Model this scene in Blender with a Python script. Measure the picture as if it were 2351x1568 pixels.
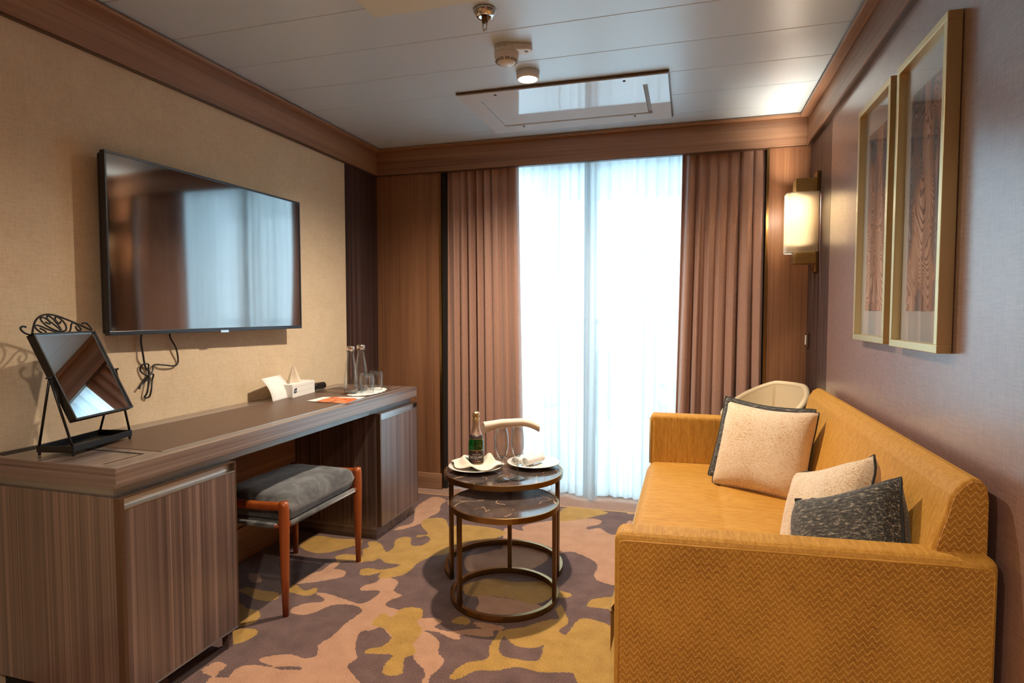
import bpy, bmesh, math, random
import numpy as np
from mathutils import Vector, Matrix

R = math.radians
sc = bpy.context.scene
for o in list(bpy.data.objects):
    bpy.data.objects.remove(o)
COL = sc.collection

# ------------------------------------------------------------------ camera
F_PX, YAW, PITCH, CAM_H = 1372.0, 16.5, -2.78, 1.17
cam_d = bpy.data.cameras.new('camera'); cam = bpy.data.objects.new('camera', cam_d); COL.objects.link(cam)
cam.location = (0, 0, CAM_H)
cam.rotation_euler = (R(90 + PITCH), 0, R(YAW))
cam_d.sensor_width = 36.0
cam_d.lens = F_PX / 2351 * 36.0
cam_d.clip_start = .02; cam_d.clip_end = 2000
sc.camera = cam

# ------------------------------------------------------------------ world, exposure
w = bpy.data.worlds.new('overcast_sky'); sc.world = w; w.use_nodes = True
bg = w.node_tree.nodes['Background']
bg.inputs['Color'].default_value = (.62, .85, 1.0, 1)
bg.inputs['Strength'].default_value = 7.4
sc.view_settings.view_transform = 'Standard'
sc.view_settings.look = 'None'
sc.view_settings.exposure = 0.82
sc.view_settings.gamma = 1.0
sc.view_settings.use_curve_mapping = False
sc.cycles.use_denoising = True
sc.cycles.max_bounces = 10
sc.cycles.diffuse_bounces = 5
sc.cycles.glossy_bounces = 5
sc.cycles.transmission_bounces = 10
sc.cycles.transparent_max_bounces = 16
sc.cycles.caustics_reflective = False
sc.cycles.caustics_refractive = False
sc.cycles.sample_clamp_indirect = 6.0

# daylight portal in the window opening (guides sampling of the sky, gives off no light itself)
pl = bpy.data.lights.new('window_portal', 'AREA'); pl.shape = 'RECTANGLE'; pl.size = 1.96; pl.size_y = 2.1
pl.cycles.is_portal = True
po = bpy.data.objects.new('window_portal', pl); COL.objects.link(po)
po.location = (-.58, 3.93, 1.07); po.rotation_euler = (R(-90), 0, 0)

# ------------------------------------------------------------------ room measures (metres)
XL, XR, YB, YF, ZC = -2.02, .622, 3.62, -2.4, 2.242
DESK_Z = .743
TZ = .452            # top of the larger nesting table

def S(r, g, b):      # sRGB 0-255 -> linear
    f = lambda c: (c / 12.92 if c <= .04045 else ((c + .055) / 1.055) ** 2.4)
    return (f(r / 255), f(g / 255), f(b / 255), 1)

# a pixel of the photograph cast onto a plane of the room
_y, _p = R(YAW), R(PITCH)
_fw = Vector((-math.sin(_y) * math.cos(_p), math.cos(_y) * math.cos(_p), math.sin(_p)))
_rt = Vector((math.cos(_y), math.sin(_y), 0)); _up = _rt.cross(_fw)
def ray(px, py): return _fw + _rt * (px - 1175.5) / F_PX - _up * (py - 784.0) / F_PX
def onZ(px, py, z):
    d = ray(px, py); t = (z - CAM_H) / d.z
    return Vector((d.x * t, d.y * t, z))
def onX(px, py, x):
    d = ray(px, py); t = x / d.x
    return Vector((x, d.y * t, CAM_H + d.z * t))

# ------------------------------------------------------------------ mesh builder
class MB:
    def __init__(s): s.v = []; s.f = []
    def add(s, vs, fs):
        n = len(s.v); s.v += [tuple(v) for v in vs]; s.f += [tuple(i + n for i in f) for f in fs]; return s
    def box(s, lo, hi):
        (a, b, c), (d, e, f) = lo, hi
        return s.add([(a,b,c),(d,b,c),(d,e,c),(a,e,c),(a,b,f),(d,b,f),(d,e,f),(a,e,f)],
                     [(0,3,2,1),(4,5,6,7),(0,1,5,4),(1,2,6,5),(2,3,7,6),(3,0,4,7)])
    def obox(s, c, ax, h):   # oriented box: centre, three axes, half sizes
        c = Vector(c); ax = [Vector(a).normalized() for a in ax]; vs = []
        for k in range(8):
            q = c.copy()
            for i in range(3): q += ax[i] * h[i] * (1 if (k >> i) & 1 else -1)
            vs.append(q)
        return s.add(vs, [(0,2,3,1),(4,5,7,6),(0,1,5,4),(2,6,7,3),(0,4,6,2),(1,3,7,5)])
    def lathe(s, prof, c=(0,0,0), seg=32, closed=False):   # prof [(r,z)]
        vs = []; fs = []; n = len(prof)
        for k in range(seg):
            a = 2 * math.pi * k / seg
            for r, z in prof: vs.append((c[0] + r * math.cos(a), c[1] + r * math.sin(a), c[2] + z))
        for k in range(seg):
            k2 = (k + 1) % seg
            for i in range(n if closed else n - 1):
                j = (i + 1) % n
                fs.append((k * n + i, k2 * n + i, k2 * n + j, k * n + j))
        return s.add(vs, fs)
    def tube(s, path, r, seg=8, closed=False, caps=True):
        P = [Vector(p) for p in path]; n = len(P); vs = []; fs = []; up = None
        rr = r if isinstance(r, (list, tuple)) else [r] * n
        for i in range(n):
            a = P[(i - 1) % n] if (closed or i > 0) else P[i]
            b = P[(i + 1) % n] if (closed or i < n - 1) else P[i]
            t = (b - a).normalized()
            if up is None:
                up = Vector((0, 0, 1)) if abs(t.z) < .9 else Vector((1, 0, 0))
            up = (up - t * up.dot(t))
            up = up.normalized() if up.length > 1e-6 else t.orthogonal().normalized()
            sd = t.cross(up)
            for k in range(seg):
                an = 2 * math.pi * k / seg
                vs.append(P[i] + (up * math.cos(an) + sd * math.sin(an)) * rr[i])
        for i in range(n if closed else n - 1):
            j = (i + 1) % n
            for k in range(seg):
                k2 = (k + 1) % seg
                fs.append((i * seg + k, j * seg + k, j * seg + k2, i * seg + k2))
        if not closed and caps:
            fs.append(tuple(range(seg))); fs.append(tuple((n - 1) * seg + k for k in reversed(range(seg))))
        return s.add(vs, fs)
    def grid(s, fn, nu, nv, cu=False, cv=False):
        vs = [fn(u / (nu if cu else nu - 1), v / (nv if cv else nv - 1)) for u in range(nu) for v in range(nv)]; fs = []
        for u in range(nu if cu else nu - 1):
            for v in range(nv if cv else nv - 1):
                u2, v2 = (u + 1) % nu, (v + 1) % nv
                fs.append((u * nv + v, u2 * nv + v, u2 * nv + v2, u * nv + v2))
        return s.add(vs, fs)
    def prism(s, poly, fn0, fn1):   # poly of 2D points, fn maps 2D -> 3D for both ends
        n = len(poly)
        vs = [fn0(*p) for p in poly] + [fn1(*p) for p in poly]
        fs = [tuple(range(n - 1, -1, -1)), tuple(range(n, 2 * n))] + [(i, (i + 1) % n, n + (i + 1) % n, n + i) for i in range(n)]
        return s.add(vs, fs)
    def build(s, name, mat, parent=None, smooth=False, bevel=0, seg=2, solid=0, sub=0, loc=None, off=0):
        me = bpy.data.meshes.new(name); me.from_pydata(s.v, [], s.f)
        bm = bmesh.new(); bm.from_mesh(me); bmesh.ops.recalc_face_normals(bm, faces=bm.faces); bm.to_mesh(me); bm.free()
        me.materials.append(mat)
        if smooth:
            me.polygons.foreach_set('use_smooth', [True] * len(me.polygons))
        o = bpy.data.objects.new(name, me); COL.objects.link(o)
        if parent: o.parent = parent
        if loc: o.location = loc
        if solid:
            md = o.modifiers.new('solid', 'SOLIDIFY'); md.thickness = solid; md.offset = off
        if bevel:
            md = o.modifiers.new('bevel', 'BEVEL'); md.width = bevel; md.segments = seg; md.limit_method = 'ANGLE'; md.angle_limit = R(40)
        if sub:
            md = o.modifiers.new('sub', 'SUBSURF'); md.levels = sub; md.render_levels = sub
        return o

def box(lo, hi): return MB().box(lo, hi)
def thing(name, label, cat, loc=(0,0,0), rz=0, group=None):
    o = bpy.data.objects.new(name, None); COL.objects.link(o); o.empty_display_size = .05
    o.location = loc; o.rotation_euler = (0, 0, rz); return tag(o, label, cat, group)
def tag(o, label, cat, group=None, kind=None):
    o['label'] = label; o['category'] = cat
    if group: o['group'] = group
    if kind: o['kind'] = kind
    return o
def struct(o, label=None, cat=None):
    o['kind'] = 'structure'
    if label: o['label'] = label
    if cat: o['category'] = cat
    return o
def copy_tree(o, parent=None):
    c = o.copy(); COL.objects.link(c); c.parent = parent
    for ch in list(o.children): copy_tree(ch, c)
    return c
def smooth_path(pts, n=8, closed=False):   # Catmull-Rom
    P = [Vector(p) for p in pts]; out = []; m = len(P)
    for i in range(m if closed else m - 1):
        if closed: a, b, c, d = P[(i-1) % m], P[i], P[(i+1) % m], P[(i+2) % m]
        else: a, b, c, d = P[max(i-1, 0)], P[i], P[i+1], P[min(i+2, m-1)]
        for k in range(n):
            t = k / n
            out.append(.5 * ((2*b) + (c-a)*t + (2*a-5*b+4*c-d)*t*t + (3*b-a-3*c+d)*t**3))
    if not closed: out.append(P[-1])
    return out
def text_mesh(body, size, fn, mat, name, parent, extrude=.0003):
    cu = bpy.data.curves.new('t', 'FONT'); cu.body = body; cu.size = size; cu.align_x = 'CENTER'; cu.align_y = 'CENTER'; cu.resolution_u = 3
    ob = bpy.data.objects.new('t', cu); COL.objects.link(ob)
    dg = bpy.context.evaluated_depsgraph_get(); dg.update()
    me = bpy.data.meshes.new_from_object(ob.evaluated_get(dg))
    bpy.data.objects.remove(ob); bpy.data.curves.remove(cu)
    for v in me.vertices: v.co = fn(v.co.x, v.co.y)
    me.materials.clear(); me.materials.append(mat); me.name = name
    o = bpy.data.objects.new(name, me); COL.objects.link(o); o.parent = parent
    return o

# ------------------------------------------------------------------ materials
class NT:
    def __init__(s, name):
        s.m = bpy.data.materials.new(name); s.m.use_nodes = True; s.t = s.m.node_tree
        s.b = s.t.nodes['Principled BSDF']; s.out = s.t.nodes['Material Output']
    def n(s, typ, **k):
        o = s.t.nodes.new(typ)
        for a, v in k.items():
            if hasattr(o, a) and a not in ('Scale',): setattr(o, a, v)
        return o
    def link(s, a, b): s.t.links.new(a, b)
    def set(s, sock, val):
        if hasattr(val, 'is_output') or isinstance(val, bpy.types.NodeSocket): s.link(val, sock)
        else: sock.default_value = val
    def math(s, op, a, b=0.0, clamp=False):
        o = s.t.nodes.new('ShaderNodeMath'); o.operation = op; o.use_clamp = clamp
        s.set(o.inputs[0], a); s.set(o.inputs[1], b); return o.outputs[0]
    def coord(s, scale=(1,1,1), rot=(0,0,0)):
        tc = s.t.nodes.new('ShaderNodeTexCoord'); mp = s.t.nodes.new('ShaderNodeMapping')
        s.link(tc.outputs['Object'], mp.inputs[0]); mp.inputs['Scale'].default_value = scale; mp.inputs['Rotation'].default_value = rot
        return mp.outputs[0]
    def noise(s, vec, scale, detail=4, rough=.55, dist=0):
        o = s.t.nodes.new('ShaderNodeTexNoise'); s.link(vec, o.inputs['Vector'])
        o.inputs['Scale'].default_value = scale; o.inputs['Detail'].default_value = detail
        o.inputs['Roughness'].default_value = rough; o.inputs['Distortion'].default_value = dist
        return o.outputs['Fac']
    def ramp(s, fac, stops, interp='LINEAR'):
        o = s.t.nodes.new('ShaderNodeValToRGB'); s.link(fac, o.inputs[0]); r = o.color_ramp; r.interpolation = interp
        while len(r.elements) < len(stops): r.elements.new(.5)
        for e, (p, c) in zip(r.elements, stops): e.position = p; e.color = c
        return o.outputs[0]
    def mix(s, fac, a, b, mode='MIX'):
        o = s.t.nodes.new('ShaderNodeMix'); o.data_type = 'RGBA'; o.blend_type = mode
        s.set(o.inputs[0], fac); s.set(o.inputs[6], a); s.set(o.inputs[7], b); return o.outputs[2]
    def bump(s, h, strength=.3, dist=.002):
        o = s.t.nodes.new('ShaderNodeBump'); s.link(h, o.inputs['Height']); o.inputs['Strength'].default_value = strength
        o.inputs['Distance'].default_value = dist; s.link(o.outputs[0], s.b.inputs['Normal']); return o
    def p(s, **k):
        names = dict(col='Base Color', rough='Roughness', metal='Metallic', spec='Specular IOR Level', ior='IOR', coat='Coat Weight',
                     coatr='Coat Roughness', sheen='Sheen Weight', sheenr='Sheen Roughness', trans='Transmission Weight', aniso='Anisotropic', sheent='Sheen Tint', coatior='Coat IOR')
        for a, v in k.items(): s.set(s.b.inputs[names[a]], v)
        return s

def plain(name, col, rough=.5, metal=0, **k):
    t = NT(name); t.p(col=col, rough=rough, metal=metal, **k); return t.m

def wood(name, dark, mid, light, axis='z', across=14, fine=90, stretch=.03, rough=.42, sharp=.12, coat=0, spec=.5):
    t = NT(name); st = {'x': (stretch,1,1), 'y': (1,stretch,1), 'z': (1,1,stretch)}[axis]
    a = t.noise(t.coord(st), across, 5, .6, .6)
    st2 = tuple(v * .35 if v < 1 else 1 for v in st)
    b = t.noise(t.coord(st2), fine, 3, .6)
    h = t.math('ADD', t.math('MULTIPLY', a, .62), t.math('MULTIPLY', b, .38))
    c = t.ramp(h, [(.5 - sharp, dark), (.5, mid), (.5 + sharp, light)])
    t.p(col=c, rough=rough, coat=coat, coatr=.26, coatior=1.8, spec=spec); t.bump(b, .08, .001)
    return t.m

M = {}
WD, WM, WL = S(116,84,64), S(148,110,84), S(172,132,102)
M['wood_v'] = wood('walnut_panel_vertical', S(100,67,46), S(130,89,62), S(150,107,76), 'z', 9, 90, .03, .40, .16)
M['wood_x'] = wood('walnut_cornice_across', WD, WM, WL, 'x', 10, 90, .03, .40, .16)
M['wood_y'] = wood('walnut_cornice_along', WD, WM, WL, 'y', 10, 90, .03, .40, .16)
ZD, ZM, ZL = S(50,37,34), S(92,73,66), S(134,110,100)
M['zeb_v'] = wood('striped_veneer_vertical', ZD, ZM, ZL, 'z', 40, 170, .006, .34, .13, .7)
M['zeb_dark'] = wood('dark_striped_veneer', S(38,26,26), S(64,47,46), S(92,72,68), 'z', 34, 170, .006, .38, .13)
M['zeb_y'] = wood('striped_veneer_along', S(78,62,56), S(112,95,88), S(140,124,116), 'y', 30, 150, .012, .34, .13, .8)
M['zeb_x'] = wood('striped_veneer_across', S(78,62,56), S(112,95,88), S(140,124,116), 'x', 30, 150, .012, .34, .13)
M['bronze'] = plain('bronze_edging', S(96,72,54), .35, .5)
M['alu'] = plain('brushed_aluminium', S(205,208,210), .28, 1.0)
M['alu_soft'] = plain('satin_grey_strip', S(150,152,152), .35, .7)
def leather():
    t = NT('brown_desk_leather'); n = t.noise(t.coord(), 500, 2); c = t.ramp(n, [(.3, S(86,64,52)), (.7, S(104,80,66))])
    t.p(col=c, rough=.42); t.bump(n, .15, .0006); return t.m
M['leather'] = leather()

def wallpaper():
    t = NT('beige_woven_wallpaper')
    a = t.noise(t.coord((1,1,.06)), 620, 2); b = t.noise(t.coord((1,.06,1)), 620, 2); g = t.noise(t.coord(), 9, 3)
    h = t.math('ADD', t.math('MULTIPLY', t.math('ADD', a, b), .4), t.math('MULTIPLY', g, .2))
    c = t.ramp(h, [(.34, S(194,172,140)), (.5, S(212,190,158)), (.66, S(224,204,174))])
    t.p(col=c, rough=.75, spec=.25); t.bump(h, .25, .001); return t.m
M['wallpaper'] = wallpaper()

def mauve_wall():
    t = NT('mauve_satin_wall')
    a = t.noise(t.coord((1,1,.04)), 520, 3); b = t.noise(t.coord((1,.05,1)), 420, 3)
    h = t.math('ADD', t.math('MULTIPLY', a, .5), t.math('MULTIPLY', b, .5))
    c = t.ramp(h, [(.38, S(116,88,80)), (.62, S(144,112,102))])
    r = t.math('ADD', t.math('MULTIPLY', h, .3), .25)
    t.p(col=c, rough=.5, spec=.5, coat=1.0, coatr=.27, coatior=2.1); t.bump(h, .12, .0008); return t.m
M['mauve'] = mauve_wall()
M['white_lacquer'] = plain('white_ceiling_lacquer', S(202,220,232), .4, 0, spec=.5, coat=.7, coatr=.33, coatior=1.7)
M['white_gloss'] = plain('white_gloss_panel', S(214,218,220), .05, 0, spec=.9, ior=1.8)
M['white_plain'] = plain('white_matt_plastic', S(222,220,214), .4)
M['cream_patch'] = plain('pale_ceiling_access_panel', S(214,216,200), .5)
M['dark_gap'] = plain('dark_recess', S(20,17,16), .8)
M['black_metal'] = plain('black_painted_metal', S(22,22,23), .38, .3)
M['black_plastic'] = plain('black_plastic', S(20,20,22), .35)
M['charcoal_bezel'] = plain('charcoal_bezel', S(62,66,72), .3, .6)
M['screen'] = plain('black_glass_screen', S(7,8,10), .06, 0, spec=1.0, ior=2.35)
M['mirror'] = plain('mirror_glass', S(235,238,240), .0, 1.0)
M['gold_frame'] = plain('brushed_gold_frame', S(226,204,156), .36, 1.0)
M['brass'] = plain('antique_brass', S(150,118,72), .3, 1.0)
M['brass_dark'] = plain('dark_antique_brass', S(112,88,62), .34, 1.0)
M['chrome'] = plain('chrome', S(200,196,190), .12, 1.0)
M['steel_cap'] = plain('brushed_steel_cap', S(214,206,196), .28, 1.0)
M['orange_wood'] = wood('orange_stained_wood', S(128,60,24), S(150,74,32), S(166,88,42), 'z', 30, 200, .08, .3, .2)
M['porcelain'] = plain('white_porcelain', S(228,224,214), .12, 0, coat=.5)
M['linen'] = plain('cream_linen', S(226,212,192), .85, 0, sheen=.3)
M['towel'] = plain('white_towelling', S(226,224,220), .9, 0, sheen=.5)
M['paper'] = plain('white_paper', S(236,234,228), .7)
M['ink'] = plain('grey_print', S(150,148,142), .7)
M['ink_dark'] = plain('dark_print', S(60,64,72), .7)
M['navy'] = plain('navy_logo', S(28,44,72), .5)
M['white_ink'] = plain('white_print', S(240,240,236), .5)
M['gold_ink'] = plain('gold_print', S(200,172,120), .35, .7)
M['red_ink'] = plain('red_print', S(170,50,44), .5)

def glass(name, tint=(1,1,1,1), ior=1.45, refl=1.0, **kw):   # thin clear glass: see-through with a fresnel sheen
    t = NT(name); t.t.nodes.remove(t.b)
    tr = t.t.nodes.new('ShaderNodeBsdfTransparent'); tr.inputs[0].default_value = tint
    edge = kw.get('edge', 0)
    gl = t.t.nodes.new('ShaderNodeBsdfGlossy'); gl.inputs['Roughness'].default_value = .01; gl.inputs[0].default_value = (1,1,1,1)
    lw = t.t.nodes.new('ShaderNodeLayerWeight'); lw.inputs[0].default_value = .5
    f0 = ((ior - 1) / (ior + 1)) ** 2
    mx = t.t.nodes.new('ShaderNodeMixShader'); f = t.math('MULTIPLY', t.math('ADD', t.math('MULTIPLY', t.math('POWER', lw.outputs['Facing'], 4.0), 1 - f0), f0), refl, True)
    if edge: t.link(t.mix(t.math('POWER', lw.outputs['Facing'], 2.5), tint, tuple(c * (1 - edge) for c in tint[:3]) + (1,)), tr.inputs[0])
    t.link(f, mx.inputs[0]); t.link(tr.outputs[0], mx.inputs[1]); t.link(gl.outputs[0], mx.inputs[2])
    t.link(mx.outputs[0], t.out.inputs[0]); return t.m
M['pane'] = glass('window_glass', (.97,.99,.99,1), 1.3)
M['pic_glass'] = glass('picture_glass', (.97,.98,.98,1), 1.5, .8)
M['clear'] = glass('clear_glassware', (.975,.985,.985,1), 1.5, 1.0, edge=.38)
M['clear_base'] = glass('thick_glass_base', (.80,.86,.87,1), 1.5, 1.0, edge=.45)

def bottle_green():
    t = NT('green_bottle_glass'); t.p(col=S(8,84,22), rough=.03, spec=.9, trans=.55, ior=1.5); return t.m
M['green'] = bottle_green()
def foil():
    t = NT('gold_foil'); n = t.noise(t.coord(), 160, 3); t.p(col=t.ramp(n, [(.35, S(170,130,80)), (.65, S(232,206,160))]), rough=.28, metal=.9); t.bump(n, .7, .003); return t.m
M['foil'] = foil()
M['foil_rose'] = plain('rose_foil', S(196,164,142), .35, .55)
M['label_dark'] = plain('dark_bottle_label', S(52,38,36), .45)

def velvet(name, axis, c0=S(164,112,36), c1=S(188,134,50), c2=S(206,154,72)):
    t = NT(name); st = {'x': (.07,1,1), 'y': (1,.07,1), 'z': (1,1,.07)}[axis]
    a = t.noise(t.coord(st), 420, 2); g = t.noise(t.coord(st), 110, 3)
    h = t.math('ADD', t.math('MULTIPLY', a, .55), t.math('MULTIPLY', g, .45))
    t.p(col=t.ramp(h, [(.36, c0), (.5, c1), (.66, c2)]), rough=.65, sheen=.35, spec=.3); t.b.inputs['Sheen Tint'].default_value = S(255,200,110)
    t.bump(a, .25, .0015); return t.m
M['velvet_x'] = velvet('mustard_velvet_across', 'x')
M['velvet_y'] = velvet('mustard_velvet_along', 'y')
M['velvet_z'] = velvet('mustard_velvet_upright', 'z')
def chevron():
    t = NT('mustard_zigzag_weave'); tc = t.t.nodes.new('ShaderNodeTexCoord'); sx = t.t.nodes.new('ShaderNodeSeparateXYZ'); t.link(tc.outputs['Object'], sx.inputs[0])
    u = t.math('DIVIDE', sx.outputs[0], .0175); tri = t.math('ABSOLUTE', t.math('SUBTRACT', t.math('FRACT', u), .5))   # 0..0.5
    v = t.math('DIVIDE', t.math('ADD', sx.outputs[2], t.math('MULTIPLY', tri, .026)), .0158)
    fr = t.math('FRACT', v); d = t.math('ABSOLUTE', t.math('SUBTRACT', fr, .5))
    wob = t.noise(t.coord((1,1,1)), 260, 2)
    line = t.math('LESS_THAN', d, t.math('MULTIPLY', wob, .15))
    gr = t.noise(t.coord((.08,1,1)), 700, 2); big = t.noise(t.coord(), 7, 2)
    h = t.math('ADD', t.math('MULTIPLY', gr, .7), t.math('MULTIPLY', big, .3))
    base = t.ramp(h, [(.34, S(136,86,20)), (.5, S(170,115,32)), (.66, S(192,136,48))])
    c = t.mix(t.math('MULTIPLY', line, .75), base, S(226,176,92))
    t.p(col=c, rough=.7, sheen=.25, spec=.3); t.bump(t.math('ADD', line, gr), .3, .001); return t.m
M['chevron'] = chevron()
def cream_weave():
    t = NT('cream_speckled_weave'); v = t.coord((1, 2.2, 1)); b = t.noise(v, 150, 2, .5); big = t.noise(t.coord(), 10, 2)
    h = t.math('ADD', t.math('MULTIPLY', b, .72), t.math('MULTIPLY', big, .28))
    t.p(col=t.ramp(h, [(.36, S(190,148,108)), (.45, S(214,188,154)), (.6, S(226,206,180))]), rough=.85, sheen=.3, spec=.2); t.bump(b, .3, .0015); return t.m
M['cream_weave'] = cream_weave()
def grey_weave():
    t = NT('charcoal_flecked_weave'); a = t.noise(t.coord((.25,1,1)), 210, 2); f = t.noise(t.coord(), 480, 2)
    h = t.math('ADD', t.math('MULTIPLY', a, .6), t.math('MULTIPLY', f, .4))
    t.p(col=t.ramp(h, [(.38, S(34,34,34)), (.54, S(72,68,62)), (.66, S(168,158,140))]), rough=.85, sheen=.2, spec=.2); t.bump(h, .5, .002); return t.m
M['grey_weave'] = grey_weave()
M['piping_dark'] = plain('dark_piping', S(30,32,34), .7)
M['piping_pale'] = plain('pale_piping', S(176,152,104), .7)
def suede():
    t = NT('grey_suede'); a = t.noise(t.coord((1,1,1)), 12, 5, .6, 1.2); f = t.noise(t.coord(), 300, 2)
    h = t.math('ADD', t.math('MULTIPLY', a, .8), t.math('MULTIPLY', f, .2))
    t.p(col=t.ramp(h, [(.38, S(58,58,58)), (.5, S(82,82,82)), (.64, S(110,110,108))]), rough=.8, sheen=.5, spec=.2); t.bump(f, .1, .0008); return t.m
M['suede'] = suede()
def drape():
    t = NT('copper_satin_drape'); n = t.noise(t.coord((1,1,.3)), 500, 2)
    t.p(col=t.ramp(n, [(.3, S(150,114,98)), (.7, S(178,138,120))]), rough=.42, sheen=.4, spec=.5); t.bump(n, .1, .0006); return t.m
M['drape'] = drape()
def sheer():
    t = NT('white_sheer_voile'); t.t.nodes.remove(t.b)
    tr = t.t.nodes.new('ShaderNodeBsdfTransparent'); tl = t.t.nodes.new('ShaderNodeBsdfTranslucent'); df = t.t.nodes.new('ShaderNodeBsdfDiffuse')
    tl.inputs[0].default_value = (.52,.54,.55,1); df.inputs[0].default_value = (.80,.85,.87,1)
    m1 = t.t.nodes.new('ShaderNodeMixShader'); m2 = t.t.nodes.new('ShaderNodeMixShader')
    m1.inputs[0].default_value = .3; m2.inputs[0].default_value = .945
    t.link(tl.outputs[0], m1.inputs[1]); t.link(df.outputs[0], m1.inputs[2])
    t.link(tr.outputs[0], m2.inputs[1]); t.link(m1.outputs[0], m2.inputs[2]); t.link(m2.outputs[0], t.out.inputs[0]); return t.m
M['sheer'] = sheer()
def marble():
    t = NT('brown_veined_marble'); v = t.coord(); n = t.noise(v, 9, 6, .65, .8)
    base = t.ramp(n, [(.3, S(46,38,36)), (.55, S(78,66,62)), (.75, S(100,86,78))])
    def veins(sc_, w, sd):
        mp = t.coord((1,1,1), (0,0,sd)); vo = t.t.nodes.new('ShaderNodeTexVoronoi'); vo.feature = 'DISTANCE_TO_EDGE'; vo.inputs['Scale'].default_value = sc_
        nn = t.t.nodes.new('ShaderNodeTexNoise'); nn.inputs['Scale'].default_value = 6; nn.inputs['Detail'].default_value = 4; t.link(mp, nn.inputs['Vector'])
        ad = t.t.nodes.new('ShaderNodeVectorMath'); ad.operation = 'MULTIPLY_ADD'; t.link(nn.outputs['Color'], ad.inputs[0]); ad.inputs[1].default_value = (.16,.16,.16); t.link(mp, ad.inputs[2])
        t.link(ad.outputs[0], vo.inputs['Vector']); ln = t.math('LESS_THAN', vo.outputs['Distance'], w)
        msk = t.math('GREATER_THAN', t.noise(mp, 4.5, 2), .51); return t.math('MULTIPLY', ln, msk)
    vv = t.math('MAXIMUM', veins(5, .009, .4), veins(8, .008, 1.9))
    t.p(col=t.mix(t.math('MULTIPLY', vv, .6), base, S(214,176,136)), rough=.12, spec=.6); return t.m
M['marble'] = marble()
def wash_print(name, seed, warm):
    t = NT(name); tc = t.t.nodes.new('ShaderNodeTexCoord'); mp = t.t.nodes.new('ShaderNodeMapping'); t.link(tc.outputs['Object'], mp.inputs[0])
    mp.inputs['Location'].default_value = (seed, seed * 1.7, seed * .6); mp.inputs['Scale'].default_value = (1, 2.0, .75)
    n = t.noise(mp.outputs[0], 3.4, 1.2, .4, 1.3)
    band = t.math('FRACT', t.math('MULTIPLY', n, 34)); line = t.math('MULTIPLY', t.math('GREATER_THAN', band, .60), .75)
    mp2 = t.t.nodes.new('ShaderNodeMapping'); t.link(tc.outputs['Object'], mp2.inputs[0]); mp2.inputs['Scale'].default_value = (1, 3.0, .6); mp2.inputs['Location'].default_value = (0, warm, seed)
    tone = t.noise(mp2.outputs[0], 3.2, 2, .5, .8)
    basec = t.ramp(tone, [(.42, S(66,72,80)), (.47, S(110,108,110)), (.52, S(196,150,128)), (.62, S(222,184,162))])
    linec = t.ramp(tone, [(.42, S(168,172,174)), (.48, S(60,54,54)), (.62, S(96,70,62))])
    t.p(col=t.mix(line, basec, linec), rough=.8); return t.m
M['print_a'] = wash_print('wood_grain_print_near', 1.3, .2)
M['print_b'] = wash_print('wood_grain_print_far', 4.6, .9)
M['mat_board'] = plain('grey_mat_board', S(196,196,194), .8)
def knurl():
    t = NT('knurled_brass'); tc = t.t.nodes.new('ShaderNodeTexCoord'); sx = t.t.nodes.new('ShaderNodeSeparateXYZ'); t.link(tc.outputs['Object'], sx.inputs[0])
    f = lambda k: t.math('ABSOLUTE', t.math('SUBTRACT', t.math('FRACT', t.math('DIVIDE', sx.outputs[k], .0075)), .5))
    d = t.math('MAXIMUM', t.math('MAXIMUM', f(0), f(1)), f(2))
    c = t.ramp(d, [(.28, S(226,190,120)), (.46, S(96,74,44))]); t.p(col=c, rough=.35, metal=1.0)
    t.bump(t.math('SUBTRACT', 1.0, d), .8, .003); return t.m
M['knurl'] = knurl()
def emis(name, col, s):
    t = NT(name); t.p(col=(.9,.9,.9,1), rough=.6); t.b.inputs['Emission Color'].default_value = col; t.b.inputs['Emission Strength'].default_value = s; return t.m
M['lamp_disc'] = emis('lit_lamp_lens', (1,.80,.52,1), 30)
def shade_mat():
    t = NT('glowing_cream_shade'); t.t.nodes.remove(t.b)
    tl = t.t.nodes.new('ShaderNodeBsdfTranslucent'); df = t.t.nodes.new('ShaderNodeBsdfDiffuse'); mx = t.t.nodes.new('ShaderNodeMixShader')
    tl.inputs[0].default_value = (.95,.86,.70,1); df.inputs[0].default_value = (.90,.85,.76,1); mx.inputs[0].default_value = .45
    t.link(tl.outputs[0], mx.inputs[1]); t.link(df.outputs[0], mx.inputs[2]); t.link(mx.outputs[0], t.out.inputs[0]); return t.m
M['shade'] = shade_mat()
M['bulb'] = emis('lit_bulb', (1,.72,.40,1), 40)
M['chair_cream'] = plain('cream_leather', S(206,186,152), .45, 0, spec=.4)
M['chair_brown'] = plain('dark_brown_leather', S(84,40,28), .4)
M['deck'] = plain('pale_balcony_deck', S(206,208,206), .7)
M['rail_white'] = plain('pale_rail', S(206,214,218), .4)
M['chair_out'] = plain('pale_grey_outdoor_plastic', S(176,186,192), .5)
def sea():
    t = NT('grey_sea'); t.p(col=S(168,184,194), rough=.35); t.bump(t.noise(t.coord(), .5, 5), .4, .4); return t.m
M['sea'] = sea()

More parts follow.
